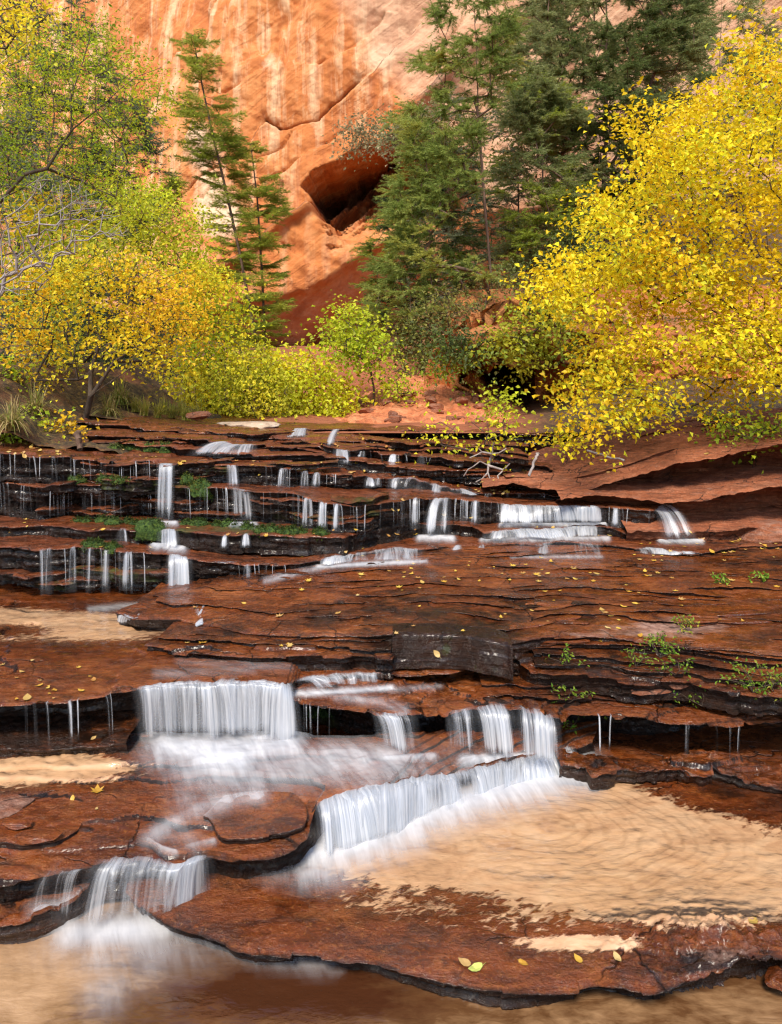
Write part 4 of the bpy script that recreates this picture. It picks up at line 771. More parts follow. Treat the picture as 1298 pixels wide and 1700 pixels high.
def leaf_cloud(T, per, spread, flat, seed, dvec):
    r = np.random.default_rng(seed); n = len(T)*per
    c = np.repeat(T, per, 0); o = r.normal(0, 1, (n, 3))*spread; o[:, 2] *= flat
    tilt = np.repeat(r.normal(0, .35, (len(T), 2)), per, 0); o[:, 2] += (o[:, :2]*tilt).sum(1)-.25*np.hypot(o[:, 0], o[:, 1])
    d = o/(np.linalg.norm(o, axis=1, keepdims=True)+1e-9)*.7+np.asarray(dvec)
    return c+o, d
def zone_col(P_, cols, fr, seed):                           # colour drifts through a crown in clumps
    f = fbm(P_[:, 0]*fr, P_[:, 1]*fr, P_[:, 2]*fr, 3, seed)*1.6+.5+np.random.default_rng(seed).normal(0, .14, len(P_))
    k = np.clip(f, 0, .999)*len(cols); return np.array(cols)[k.astype(int)]
def broadleaf(name, label, cat, base, poly, n, D, dD, per=30, spread=.16, flat=.45, size=.055, cols=(), seed=0, limbs=(), rtip=.003, rmax=.09, hole=.45,
              bark='bark', group=None, jit=.05, lift=.1, up=.6, width=.75, fr=.012, seg=.22, dvec=(0, 0, -.5), extra=None, zf=1.1):
    t = thing(name, base, label, cat, group)
    T = sample_poly(poly, n, D, dD, seed, hole, fr)
    if extra is not None: T = np.concatenate([T, extra])
    N, Pa = grow(base, T, limbs, seg, jit, lift, seed)
    V, F = tubes(N, Pa, rtip, rmax)
    mesh_np('trunk', V-np.array(base), F, M[bark], parent=t)
    if per:
        c, d = leaf_cloud(T, per, spread, flat, seed+1, dvec)
        col = zone_col(c, cols, zf, seed+2)
        V, F, cc = leaves(c, d, size, cols[0], seed+3, up, width)
        cc = np.repeat(np.clip(col*(1+np.random.default_rng(seed).normal(0, .16, (len(c), 1))), .003, .95), 4, 0)
        mesh_np('crown', V-np.array(base), F, M['leaf'], {'col': cc}, smooth=False, parent=t)
    return t
def needles_on(A, B, blade, dens, col, seed, width=.16, droop=.15):
    """blades along twig segments A->B"""
    r = np.random.default_rng(seed); L = np.linalg.norm(B-A, axis=1); k = np.maximum(1, (L*dens).astype(int))
    i = np.repeat(np.arange(len(A)), k); n = len(i); t = r.uniform(0, 1.05, (n, 1)); ax = (B-A)/(L[:, None]+1e-9)
    c = A[i]+(B-A)[i]*t; d = r.normal(0, 1, (n, 3)); a = ax[i]; d -= a*(d*a).sum(1, keepdims=True); d /= np.linalg.norm(d, axis=1, keepdims=True)
    d[:, 2] *= .6; d = d*.8+a*.75; d[:, 2] -= droop*.3; s = blade*r.uniform(.6, 1.2, (n, 1)); w = np.cross(d, r.normal(0, 1, (n, 3))); w /= np.linalg.norm(w, axis=1, keepdims=True)+1e-9
    V = np.stack([c-w*s*width*.5, c+d*s, c+w*s*width*.5], 1).reshape(-1, 3)
    col = np.asarray(col); cc = zone_col(c, col, .9, seed+3)*(1+r.normal(0, .2, (n, 1)))
    return V, np.arange(3*n).reshape(-1, 3), np.repeat(np.clip(cc, .003, .9), 3, 0)
def conifer(name, label, base, trunk, polys, cols, seed, blade=.11, dens=120, twig=.35, ntw=9, rmax=.16, rtip=.004, group=None, hole=.5, flat=.25, dead=0, fr=.02, width=.16, jit=.06, bark='barkred', lift=-.12):
    t = thing(name, base, label, 'conifer tree', group)
    T = np.concatenate([sample_poly(p, n, D, dD, seed+i*7, hole, fr) for i, (p, n, D, dD) in enumerate(polys)])
    r = np.random.default_rng(seed+50)
    limbs = [trunk]
    N, Pa = grow(base, T, limbs, .35, jit, lift, seed, prefer=.9)
    V, F = tubes(N, Pa, rtip, rmax, .5, 6)
    mesh_np('trunk', V-np.array(base), F, M[bark], parent=t)
    k = ntw; A = np.repeat(T, k, 0); o = r.normal(0, 1, (len(A), 3)); o[:, 2] = o[:, 2]*flat-.12; ax = np.array(trunk); 
    # twigs lean away from the trunk
    tx = np.interp(A[:, 2], np.array(trunk)[:, 2], np.array(trunk)[:, 0]); ty = np.interp(A[:, 2], np.array(trunk)[:, 2], np.array(trunk)[:, 1])
    aw = np.stack([A[:, 0]-tx, A[:, 1]-ty, 0*tx], 1); aw /= np.linalg.norm(aw, axis=1, keepdims=True)+.2
    o = o/np.linalg.norm(o, axis=1, keepdims=True)+aw*.8; L = twig*r.uniform(.4, 1.1, (len(A), 1)); B = A+o*L*.8
    A2 = A+o*L*.12*r.uniform(-1, 1, (len(A), 1))
    V, F, cc = needles_on(A2, B, blade, dens, cols, seed+9, width)
    mesh_np('crown', V-np.array(base), F, M['leaf'], {'col': cc}, smooth=False, parent=t)
    return t
def kids_tube(root, name, N, Pa, rtip, rmax, mat, base): V, F = tubes(N, Pa, rtip, rmax); return mesh_np(name, V-np.array(base), F, M[mat], parent=root)

YEL = [(.82, .60, .014), (.86, .67, .018), (.90, .74, .03), (.80, .70, .02), (.62, .64, .03), (.86, .60, .02)]
GOLD = [(.80, .50, .02), (.86, .62, .022), (.88, .70, .03), (.74, .66, .04), (.54, .56, .05)]
LIME = [(.50, .58, .03), (.62, .66, .03), (.76, .72, .035), (.84, .68, .03)]
GRN = [(.26, .37, .024), (.36, .49, .03), (.50, .57, .03), (.64, .62, .03)]
DKG = [(.05, .08, .025), (.08, .12, .03), (.12, .16, .04), (.18, .19, .05)]
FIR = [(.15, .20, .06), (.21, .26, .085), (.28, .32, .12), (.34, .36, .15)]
PIN = [(.24, .30, .035), (.32, .38, .045), (.40, .44, .06), (.46, .46, .07)]

# the big yellow tree on the right bank
bA = P(1460, 728, .25); bA = Q(1470, 700, 5.7)
broadleaf('maple_tree', 'large bright yellow tree leaning over the right bank, its leaves filling the right edge', 'tree', bA,
  [(1298, 90), (1262, 20), (1235, 60), (1228, 125), (1160, 140), (1110, 185), (1040, 170), (1015, 180), (1075, 240), (1060, 280), (985, 330), (945, 395), (915, 430), (872, 450), (890, 470), (950, 520), (1010, 560), (960, 615), (930, 640), (965, 665), (930, 705), (915, 742), (955, 732), (1000, 705), (1060, 700), (1120, 672), (1180, 690), (1298, 640), (1560, 620), (1560, 40)],
  680, 5.35, .75, per=74, spread=.12, flat=.40, size=.040, cols=YEL, seed=11, hole=.50, fr=.010, rtip=.0022, rmax=.085, jit=.045, seg=.18,
  limbs=[[Q(1400, 600, 5.6), Q(1300, 572, 5.45), Q(1240, 528, 5.35), Q(1165, 480, 5.2)], [Q(1380, 560, 5.5), Q(1290, 470, 5.5), Q(1235, 400, 5.5), Q(1210, 300, 5.5)], [Q(1330, 640, 5.3), Q(1230, 600, 5.1), Q(1120, 590, 5.), Q(1080, 600, 4.9)], [Q(1440, 500, 5.7), Q(1340, 300, 5.7), Q(1290, 120, 5.7)], [Q(1300, 590, 5.2), Q(1180, 535, 5.0), Q(1085, 530, 4.9)]])
# golden many-stemmed bush on the left bank
bB = Q(140, 702, 6.6)
broadleaf('golden_bush', 'golden many-stemmed bush with arching dark stems on the left bank', 'bush', bB,
  [(40, 470), (80, 400), (150, 370), (215, 400), (290, 440), (330, 480), (345, 540), (330, 600), (300, 640), (255, 600), (215, 570), (185, 600), (150, 560), (110, 600), (60, 630), (30, 590), (-10, 540)],
  280, 6.9, .8, per=38, spread=.14, flat=.5, size=.042, cols=GOLD, seed=21, hole=.46, rtip=.0028, rmax=.05, bark='bark',
  limbs=[[Q(150, 660, 6.5), Q(190, 600, 6.5), Q(250, 560, 6.4), Q(290, 520, 6.4)], [Q(150, 620, 6.7), Q(170, 540, 6.8), Q(220, 480, 6.9)], [Q(130, 630, 6.6), Q(110, 560, 6.6), Q(90, 490, 6.6)], [Q(160, 650, 6.3), Q(215, 612, 6.2), Q(265, 592, 6.1)], [Q(140, 600, 6.9), Q(150, 500, 7), Q(160, 420, 7.1)]])
# green-yellow tree with dark limbs at the upper left
bC = Q(-150, 700, 7.4)
broadleaf('box_elder', 'tall tree with lime green leaves on dark crooked limbs at upper left', 'tree', bC,
  [(-80, 60), (40, 70), (100, 30), (150, 10), (185, 60), (215, 90), (262, 110), (275, 150), (250, 210), (225, 235), (215, 300), (190, 340), (140, 330), (90, 300), (60, 340), (-60, 330)],
  350, 7.6, 1.0, per=42, spread=.17, flat=.5, size=.040, cols=GRN+LIME[:1], seed=31, hole=.52, fr=.014, rtip=.0026, rmax=.09, width=.5,
  limbs=[[Q(-60, 480, 7.2), Q(0, 335, 7.0), Q(40, 290, 7.0), Q(78, 280, 7.), Q(100, 245, 7.), Q(120, 215, 7), Q(170, 175, 7.0), Q(225, 128, 7.1), Q(268, 112, 7.2)], [Q(118, 215, 7), Q(118, 160, 7.1), Q(135, 110, 7.2), Q(150, 60, 7.3)], [Q(78, 280, 7), Q(90, 190, 7.4), Q(80, 110, 7.6)]])
# leafless grey tangle at left
bD = Q(-80, 640, 5.9)
broadleaf('bare_shrub', 'leafless tangle of pale grey twigs hanging at the left edge', 'shrub', bD,
  [(-60, 330), (40, 300), (120, 290), (180, 340), (235, 400), (150, 400), (110, 430), (60, 500), (20, 480), (-50, 560)], 420, 5.9, .4, per=0, seed=41, hole=.3, rtip=.0022, rmax=.03, bark='grey', jit=.09, lift=.25, seg=.12)
# conifers
trk = lambda *p: [Q(*q) for q in p]
def spire(name, label, base, trunk, prof, cols, seed, step=.10, blade=.075, dens=170, skip=.22, rmax=.10, width=.13, up=.1, cat='conifer tree', sub=7):
    """straight-trunked conifer: prof gives (fraction down from the tip, branch length m, keep probability)"""
    t = thing(name, base, label, cat); r = np.random.default_rng(seed)
    tp = np.array(trunk); L = np.r_[0, np.cumsum(np.linalg.norm(np.diff(tp, axis=0), axis=1))]; n = max(12, int(L[-1]/.15)); q = np.linspace(0, L[-1], n)
    N = [p for p in np.stack([np.interp(q, L, tp[:, k]) for k in range(3)], 1)]; Pa = list(range(-1, n-1)); trunkN = np.array(N)
    pf = np.array(prof); A, B = [], []; s = 0.
    while s < L[-1]:
        fr = s/L[-1]; ln = np.interp(fr, pf[:, 0], pf[:, 1]); kp = np.interp(fr, pf[:, 0], pf[:, 2]); s += step*r.uniform(.6, 1.4)
        i = n-1-int(fr*(n-1)); o = trunkN[i]
        for w in range(r.integers(2, 5)):
            if r.random() > kp: continue
            az = r.uniform(0, 6.283); l = ln*r.uniform(.45, 1.15); h = np.array((math.cos(az), math.sin(az), 0)); prev = i; pts = []
            bow = r.uniform(-.28, -.02); tipu = r.uniform(.05, .30)
            for k in range(1, 6):
                u = k/5; p = o+h*l*u+np.array((0, 0, l*(up*u+bow*u+tipu*u*u)))+r.normal(0, .012, 3); N.append(p); Pa.append(prev); prev = len(N)-1; pts.append(p)
            pts = np.array([o]+pts); sd_ = np.array((-h[1], h[0], 0))
            for u in np.linspace(.22, 1., max(3, int(l*sub/.4))):
                c = np.array([np.interp(u*5, range(6), pts[:, k]) for k in range(3)]); tl = l*.42*(1.1-u*.75)*r.uniform(.6, 1.2)+.04
                for sg in (-1, 1):
                    A.append(c); B.append(c+(h*.75+sd_*sg*.8+np.array((0, 0, r.uniform(-.25, .22))))*tl)
            A.append(pts[3]); B.append(pts[5]+h*.05)
    N, Pa = np.array(N), np.array(Pa); V, F = tubes(N, Pa, .0045, rmax, .42, 6); mesh_np('trunk', V-np.array(base), F, M['barkred'], parent=t)
    V, F, cc = needles_on(np.array(A), np.array(B), blade, dens, cols, seed+1, width); mesh_np('crown', V-np.array(base), F, M['leaf'], {'col': cc}, smooth=False, parent=t); return t
spire('fir_tree', 'tall slim leaning conifer standing alone before the lit orange cliff', Q(432, 610, 15.5), trk((432, 610, 15.5), (420, 540, 15.5), (402, 440, 15.5), (376, 320, 15.5), (350, 210, 15.5), (331, 120, 15.5), (320, 58, 15.5)),
  [(0, .12, .9), (.04, .50, .95), (.10, .62, .95), (.16, .45, .6), (.25, .78, .85), (.38, .80, .8), (.48, .62, .55), (.58, .5, .45), (.70, .70, .5), (.85, .95, .6), (.95, .8, .5), (1, .3, .2)], PIN[:3], 51)
spire('fir_tree', 'shorter slim conifer close on the right of the tall leaning one', Q(446, 620, 15.9), trk((446, 620, 15.9), (440, 560, 15.9), (434, 440, 15.9), (427, 330, 15.9), (416, 238, 15.9)),
  [(0, .1, .9), (.06, .4, .95), (.2, .62, .95), (.4, .85, .85), (.5, .6, .5), (.6, .6, .5), (.8, .75, .5), (.92, .7, .5), (1, .3, .2)], PIN, 52)
conifer('fir_tree', 'small pointed conifer peeking over the pale green trees at left', Q(272, 480, 17), trk((272, 400, 17), (272, 285, 17)),
  [([(268, 286), (278, 286), (290, 310), (300, 340), (270, 345), (245, 330), (255, 300)], 30, 17, .4)], PIN[1:], 53, dens=80, hole=.7)
conifer('pine_tree', 'grey-green conifer with long feathery boughs and a thin pale trunk, centre right', Q(826, 600, 12.6), trk((822, 500, 12.6), (810, 400, 12.6), (803, 320, 12.6), (798, 250, 12.6), (793, 150, 12.6), (788, 40, 12.6), (786, -60, 12.6)),
  [([(705, 0), (770, -10), (850, -10), (862, 60), (845, 110), (855, 150), (800, 190), (740, 180), (700, 110), (690, 100), (745, 60)], 150, 12.6, .8),
   ([(650, 195), (735, 170), (800, 190), (800, 260), (800, 300), (760, 330), (700, 420), (660, 410), (640, 360), (645, 335), (665, 290), (680, 240)], 230, 12.4, .9),
   ([(620, 410), (700, 400), (800, 410), (830, 470), (830, 560), (760, 590), (700, 600), (650, 580), (610, 520), (608, 480), (630, 440)], 130, 12.2, .9)], [(.22, .29, .06), (.29, .36, .08), (.36, .42, .10), (.42, .42, .08)], 54, blade=.060, dens=210, twig=.27, ntw=13, hole=.52, flat=.4, rmax=.075, fr=.022)
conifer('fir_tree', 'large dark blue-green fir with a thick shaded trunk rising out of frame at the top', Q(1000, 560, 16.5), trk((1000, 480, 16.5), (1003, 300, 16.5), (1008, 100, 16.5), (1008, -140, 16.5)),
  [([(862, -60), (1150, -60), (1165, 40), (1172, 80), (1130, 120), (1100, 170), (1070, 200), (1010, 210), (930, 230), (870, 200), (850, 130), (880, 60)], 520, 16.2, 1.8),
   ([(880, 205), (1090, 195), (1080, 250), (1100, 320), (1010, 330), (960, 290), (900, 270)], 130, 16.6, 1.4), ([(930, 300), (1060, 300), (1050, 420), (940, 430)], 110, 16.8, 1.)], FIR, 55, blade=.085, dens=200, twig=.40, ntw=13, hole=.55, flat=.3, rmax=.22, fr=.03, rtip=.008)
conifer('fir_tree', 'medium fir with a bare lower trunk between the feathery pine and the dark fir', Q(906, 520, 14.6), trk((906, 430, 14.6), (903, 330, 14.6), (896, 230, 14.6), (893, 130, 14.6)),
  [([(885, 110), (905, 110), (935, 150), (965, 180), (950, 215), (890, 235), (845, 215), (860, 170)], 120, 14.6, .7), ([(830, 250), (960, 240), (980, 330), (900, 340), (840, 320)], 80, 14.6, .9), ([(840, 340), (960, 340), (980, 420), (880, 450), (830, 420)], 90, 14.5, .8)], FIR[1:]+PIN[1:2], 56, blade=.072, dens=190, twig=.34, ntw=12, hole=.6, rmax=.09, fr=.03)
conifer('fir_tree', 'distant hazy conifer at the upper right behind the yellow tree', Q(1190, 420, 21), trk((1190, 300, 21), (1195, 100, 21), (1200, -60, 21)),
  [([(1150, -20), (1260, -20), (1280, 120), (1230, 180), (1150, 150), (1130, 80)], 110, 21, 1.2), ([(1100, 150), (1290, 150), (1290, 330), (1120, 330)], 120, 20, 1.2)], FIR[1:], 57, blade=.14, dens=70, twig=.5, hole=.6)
conifer('juniper_tree', 'dull green juniper mass low behind the feathery pine', Q(700, 640, 13.6), trk((700, 560, 13.6), (705, 430, 13.6), (720, 300, 13.6)),
  [([(640, 330), (760, 290), (800, 400), (790, 560), (700, 610), (620, 560), (600, 480)], 240, 13.8, .7)], DKG+PIN[:2], 58, blade=.065, dens=170, twig=.30, ntw=11, hole=.52, fr=.025)
for i, (px, top, bot, D, w, lab) in enumerate([(60, 200, 620, 11.2, 110, 'dark conifer behind the grey twigs at the far left edge'), (170, 380, 640, 11.8, 90, 'low dark conifer behind the golden bush'), (860, 60, 520, 19, 130, 'shaded conifer in the gap behind the feathery pine and the medium fir'), (1090, 130, 520, 20, 120, 'shaded conifer behind the yellow tree, right of the large dark fir'), (745, 150, 560, 19.5, 90, 'shaded conifer half hidden behind the thin trunk of the feathery pine'), (30, -40, 360, 12.5, 95, 'bluish dark conifer at the far left edge behind the lime tree'), (120, -60, 380, 14, 90, 'bluish dark conifer right of the one at the far left edge'), (205, 120, 400, 15, 60, 'dark conifer nearest the cliff behind the lime green tree')]):
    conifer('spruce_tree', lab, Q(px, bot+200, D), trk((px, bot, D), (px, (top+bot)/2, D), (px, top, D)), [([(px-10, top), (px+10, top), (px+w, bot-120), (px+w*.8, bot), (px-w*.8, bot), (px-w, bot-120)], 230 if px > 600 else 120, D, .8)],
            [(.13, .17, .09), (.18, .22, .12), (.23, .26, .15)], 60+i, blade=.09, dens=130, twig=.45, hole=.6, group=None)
# mid-distance shrubs and small trees
BUSH = [
 ('shrub', 'pale yellow-green leafy tree below the small pointed conifer, at left', [(180, 310), (240, 300), (300, 330), (345, 380), (350, 440), (300, 460), (230, 420), (180, 400)], 190, 11, .8, LIME[:2]+GRN[2:]+GOLD[3:], (280, 640), 71, .05, 26),
 ('shrub', 'straw coloured leafy tree behind the golden bush at far left', [(-20, 330), (120, 320), (190, 370), (160, 470), (60, 520), (-20, 520)], 130, 8.6, .6, GOLD+LIME[:1], (40, 680), 72, .05, 24),
 ('shrub', 'green-gold bush right of the golden bush, under the slim conifers', [(300, 440), (370, 450), (410, 520), (430, 600), (400, 690), (320, 690), (290, 620), (320, 540)], 240, 9.6, .7, LIME+GOLD[2:4], (360, 700), 73, .05, 28),
 ('shrub', 'olive yellow bush behind the pale boulder', [(360, 590), (420, 570), (470, 610), (500, 690), (470, 705), (380, 700), (340, 660)], 150, 9.0, .5, [(.50, .50, .04), (.62, .58, .04), (.76, .66, .04)], (420, 706), 74, .04, 28),
 ('shrub', 'bright lemon yellow bush at the head of the cascade', [(430, 600), (450, 575), (480, 600), (510, 575), (540, 620), (590, 640), (605, 690), (560, 708), (480, 705), (440, 660)], 210, 9.6, .6, LIME[1:]+[(.74, .62, .02), (.62, .60, .02)], (520, 708), 75, .05, 26),
 ('sapling', 'slender sapling with a lime green crown standing on the red rubble', [(560, 520), (590, 505), (620, 530), (628, 560), (640, 600), (610, 615), (580, 590), (545, 580), (548, 550)], 80, 9.3, .35, [(.40, .50, .025), (.52, .58, .03), (.62, .62, .03)], (627, 708), 76, .05, 24),
 ('shrub', 'small yellow-green branch clump right of the slender sapling', [(640, 620), (665, 610), (690, 640), (680, 665), (650, 650)], 20, 9.2, .3, LIME, (655, 705), 77, .045, 20),
 ('shrub', 'dark green shrub hanging over the left corner of the cave', [(715, 570), (760, 545), (800, 550), (815, 578), (785, 592), (750, 606), (715, 612)], 70, 9.0, .3, DKG[1:]+GRN[:1], (770, 575), 78, .045, 26),
 ('shrub', 'yellow-green shrub draped over the cave roof', [(820, 545), (860, 500), (930, 490), (945, 540), (940, 590), (900, 580), (870, 625), (845, 590), (800, 560)], 100, 8.6, .4, [(.14, .20, .02), (.22, .30, .03), (.34, .38, .03), (.46, .44, .03)], (900, 540), 79, .048, 24),
 ('sapling', 'tiny lime sapling in front of the dark cave mouth', [(815, 660), (830, 640), (845, 660), (838, 690), (820, 695)], 16, 7.4, .12, LIME[:2], (827, 722), 80, .05, 20),
 ('shrub', 'scrawny yellow leaved shrub rooted on the cascade above the right bank', [(740, 700), (800, 690), (850, 700), (840, 750), (800, 790), (760, 760), (680, 720)], 42, 5.9, .3, LIME[1:]+GRN[2:], (815, 790), 81, .04, 9),
 ('shrub', 'small golden sprig at the foot of the left bank', [(95, 690), (120, 685), (125, 720), (105, 725)], 12, 6.0, .1, GOLD[:3], (110, 728), 82, .045, 20),
 ('shrub', 'low lime shrub beneath the golden bush at left', [(20, 700), (80, 700), (75, 740), (40, 745), (0, 735)], 40, 5.9, .2, LIME[:2]+GRN[1:3], (50, 742), 83, .04, 18),
 ('shrub', 'green shrub at the far left edge below the grey tangle', [(-30, 600), (30, 610), (40, 640), (-20, 650)], 24, 6.6, .2, GRN[1:], (-20, 690), 84, .05, 20),
 ('shrub', 'yellow twigs in the upper left corner', [(-40, -20), (60, -20), (95, 30), (60, 80), (20, 90), (-40, 150)], 70, 6.4, .5, GOLD[2:]+LIME[:1], (-160, 300), 85, .045, 16),
 ('shrub', 'greenery under the big yellow tree on the right bank', [(1180, 690), (1240, 690), (1310, 690), (1310, 725), (1220, 728)], 40, 5.3, .2, GRN[:3]+DKG[2:], (1260, 728), 86, .04, 18),
]
for nm, lab, poly, n, D, dD, cols, (bx, by), sd_, sz, per in BUSH:
    broadleaf(nm, lab, nm, Q(bx, by, D), poly, n, D, dD, per=per, spread=.15*(D/9)**.7, flat=.6, size=sz*(1.25 if D > 8 else 1), cols=cols, seed=sd_, hole=.5, fr=.02, rtip=.0028, rmax=.035)
# scrub on the right hillside, each bush its own
rr = np.random.default_rng(9)
HS = [(790, 520, 10.5), (850, 530, 10.), (740, 520, 11), (920, 560, 9.4), (700, 540, 12), (1000, 540, 9.6), (655, 222, 22), (598, 226, 26), (690, 205, 22), (730, 240, 19), (850, 260, 18), (1060, 420, 13), (960, 470, 12), (880, 470, 11.5), (830, 480, 12.5), (1080, 300, 18), (1150, 240, 20), (930, 400, 14), (1200, 450, 12), (1100, 560, 10), (690, 600, 11.5), (1020, 620, 9.5), (600, 560, 15), (870, 380, 15)]
for i, (px, py, D) in enumerate(HS):
    w = rr.uniform(34, 60); hgt = rr.uniform(30, 48); dry = px < 700 and py < 240; w *= .6 if dry else 1; hgt *= .6 if dry else 1
    broadleaf('hillside_shrub', 'dull wild shrub among the conifers on the shaded right hillside' if not dry else 'dry greyish shrub on the sloping cliff ledge above the alcove', 'shrub', Q(px, py+hgt*.8, D),
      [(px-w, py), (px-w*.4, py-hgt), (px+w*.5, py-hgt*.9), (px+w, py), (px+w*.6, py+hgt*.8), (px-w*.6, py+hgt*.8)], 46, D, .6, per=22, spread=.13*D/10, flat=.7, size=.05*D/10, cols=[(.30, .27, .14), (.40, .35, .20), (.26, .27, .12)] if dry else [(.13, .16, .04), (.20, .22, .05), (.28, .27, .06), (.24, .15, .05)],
      seed=200+i, hole=.5, fr=.03, rmax=.03, rtip=.004, group='dry shrubs on the cliff ledge' if dry else 'wild shrubs on the right hillside')
# ------------------------------------------------------------------ small things, set down by casting rays onto the finished rock
bpy.context.view_layer.update()
DG = bpy.context.evaluated_depsgraph_get()
ROCK = ('rock_ledge', 'stream_bed', 'rock_bank', 'canyon_floor', 'earth_bank', 'talus_slope', 'rock_overhang')
def hit(px, py, names=ROCK):
    o = Vector((0, 0, EZ)); d = Vector(((px-649)/FPX, 1, (HPX-py)/FPX)).normalized()
    for _ in range(40):
        ok, loc, nrm, _i, ob, _m = S.ray_cast(DG, o, d)
        if not ok: return None
        if ob.name.split('.')[0] in names: return loc, nrm
        o = loc+d*.003
    return None
def put(o, loc, nrm, spin, scale=1.):
    from mathutils import Matrix
    q = Vector((0, 0, 1)).rotation_difference(nrm); o.rotation_mode = 'QUATERNION'
    from mathutils import Quaternion
    o.rotation_quaternion = q @ Quaternion((0, 0, 1), spin); o.location = loc+nrm*.003; o.scale = (scale,)*3
# fallen leaves
def mat_dead():
    k = NT('fallen_leaf'); p = k.n('TexCoord', out=3); c = k.n('ObjectInfo', out=5)
    col = k.ramp(c, [(0, (.46, .24, .02)), (.3, (.62, .42, .06)), (.55, (.46, .32, .10)), (.8, (.34, .13, .03)), (1., (.55, .42, .18))])
    vein = k.noise(p, 60, 3, .6)
    col = k.mix(k.mul(vein, .5), col, (.40, .22, .04))
    return k.done(k.pr(Base_Color=col, Roughness=.5))
M['dead'] = mat_dead(); M['deadg'] = (lambda k: k.done(k.pr(Base_Color=(.50, .55, .13), Roughness=.4)))(NT('fresh_leaf'))
def leaf_mesh(name, pts, curl, seed):
    n = len(pts); a = np.array(pts, float); r = np.random.default_rng(seed)
    z = curl*(a[:, 0]**2+a[:, 1]**2)+.05*np.abs(a[:, 0])+r.normal(0, .02, n)
    V = np.concatenate([np.array([[0, 0, .0]]), np.c_[a, z]]); F = [[0, i+1, (i+1) % n+1] for i in range(n)]
    st = np.array([[-.02, -.5, .0], [.02, -.5, .0], [0, -.85, .12]]); F.append([n+1, n+2, n+3]); V = np.concatenate([V, st])
    me = bpy.data.meshes.new(name); me.from_pydata(V.tolist(), [], F); me.validate(); return me
LM = []
oval = [(0, -.5), (.2, -.38), (.33, -.1), (.3, .15), (.16, .4), (0, .6), (-.16, .4), (-.3, .15), (-.33, -.1), (-.2, -.38)]
lobe = [(0, -.5), (.18, -.30), (.5, -.28), (.30, -.02), (.52, .25), (.2, .2), (0, .62), (-.2, .2), (-.52, .25), (-.30, -.02), (-.5, -.28), (-.18, -.30)]
for i in range(6):
    me = leaf_mesh('fallen_leaf', lobe if i in (1, 4) else oval, (.35, .5, .7, .25, .6, .9)[i], i); me.materials.append(M['dead']); LM.append(me)
def fleaf(px, py, size, label, group=None, kind=None, mat=None):
    h = hit(px, py)
    if not h: return
    o = bpy.data.objects.new('fallen_leaf', LM[random.randrange(6) if kind is None else kind]); C.objects.link(o)
    if mat:
        o.data = o.data.copy(); o.data.materials[0] = M[mat]
    put(o, h[0], h[1], random.uniform(0, 6.28), size); tag(o, label, 'leaf', group); return o
for px, py, s, l, k, m in [(790, 1610, .046, 'fresh pale green leaf hanging over the front rim of the nearest slab', 2, 'deadg'), (772, 1600, .040, 'yellow leaf lying just left of the fresh green one on the front rim', 0, None),
     (868, 1600, .030, 'small orange leaf on the front rim right of the fresh green one', 3, None), (960, 1594, .032, 'left one of two orange leaves on the front rim, nearest the rough dark end', 0, None), (1024, 1592, .034, 'broad orange leaf beside the rough dark end of the front rim', 2, None),
     (1250, 1531, .042, 'yellow leaf lying on the silt at the right edge of the nearest slab', 0, None), (161, 1314, .050, 'orange lobed leaf on the wet red slab below the left silt patch', 1, None), (121, 1326, .026, 'small yellow leaf beside the orange lobed leaf on the wet slab', 0, None), (160, 1344, .018, 'tiny yellow fleck of leaf below the orange lobed leaf', 0, None),
     (155, 1226, .026, 'yellow leaf on the dark floor of the hollow beside the widest curtain', 3, None), (45, 1160, .050, 'curled yellow leaf with a long stalk on the lip left of the widest curtain', 0, None), (90, 1147, .034, 'pale leaf close to the lip left of the widest curtain', 3, None), (222, 1142, .030, 'orange leaf at the left end of the widest curtain', 2, None),
     (464, 1024, .042, 'bright yellow leaf standing on the left part of the layered slab', 4, None), (725, 1085, .04, 'orange yellow leaf stuck to the black mossy block of the layered slab', 3, None), (135, 1148, .03, 'ochre leaf between the pale leaf and the widest curtain', 2, None)]:
    fleaf(px, py, s, l, None, k, m)
def scatter(n, poly, size, label, group):
    a = np.array(poly, float); lo, hi = a.min(0), a.max(0); c = 0; t = 0
    while c < n and t < n*12:
        t += 1; x, y = random.uniform(lo[0], hi[0]), random.uniform(lo[1], hi[1])
        if not in_poly(np.array(x), np.array(y), poly) or fbm(np.array(x*.02), np.array(y*.03), 0, 2, 3) < -.15: continue
        h = hit(x, y)
        if not h or h[1].z < .35: continue
        o = bpy.data.objects.new('fallen_leaf', random.choice(LM)); C.objects.link(o)
        put(o, h[0], h[1], random.uniform(0, 6.28), size*random.uniform(.5, 1.3)); tag(o, label, 'leaf', group); c += 1
scatter(74, [(500, 935), (1298, 915), (1298, 985), (480, 990)], .034, 'small yellow leaf scattered on the upper half of the broad layered slab', 'leaves on the upper layered slab')
scatter(34, [(330, 1000), (1298, 985), (1298, 1075), (260, 1075)], .032, 'small yellow leaf scattered on the lower half of the broad layered slab', 'leaves on the lower layered slab')
scatter(46, [(0, 735), (620, 770), (600, 800), (0, 770)], .034, 'dull yellow leaf on the topmost long ledge at upper left', 'leaves on the top left ledge')
scatter(60, [(520, 715), (900, 720), (900, 830), (560, 790)], .036, 'yellow leaf caught on the steps at the centre top of the cascade', 'leaves on the top steps')
scatter(30, [(640, 830), (1080, 840), (1060, 895), (640, 890)], .034, 'yellow leaf among the falls of the upper right cascade', 'leaves among the upper right falls')
scatter(30, [(1040, 885), (1298, 880), (1298, 918), (1060, 925)], .036, 'yellow leaf littering the ledge under the right bank', 'leaves under the right bank')
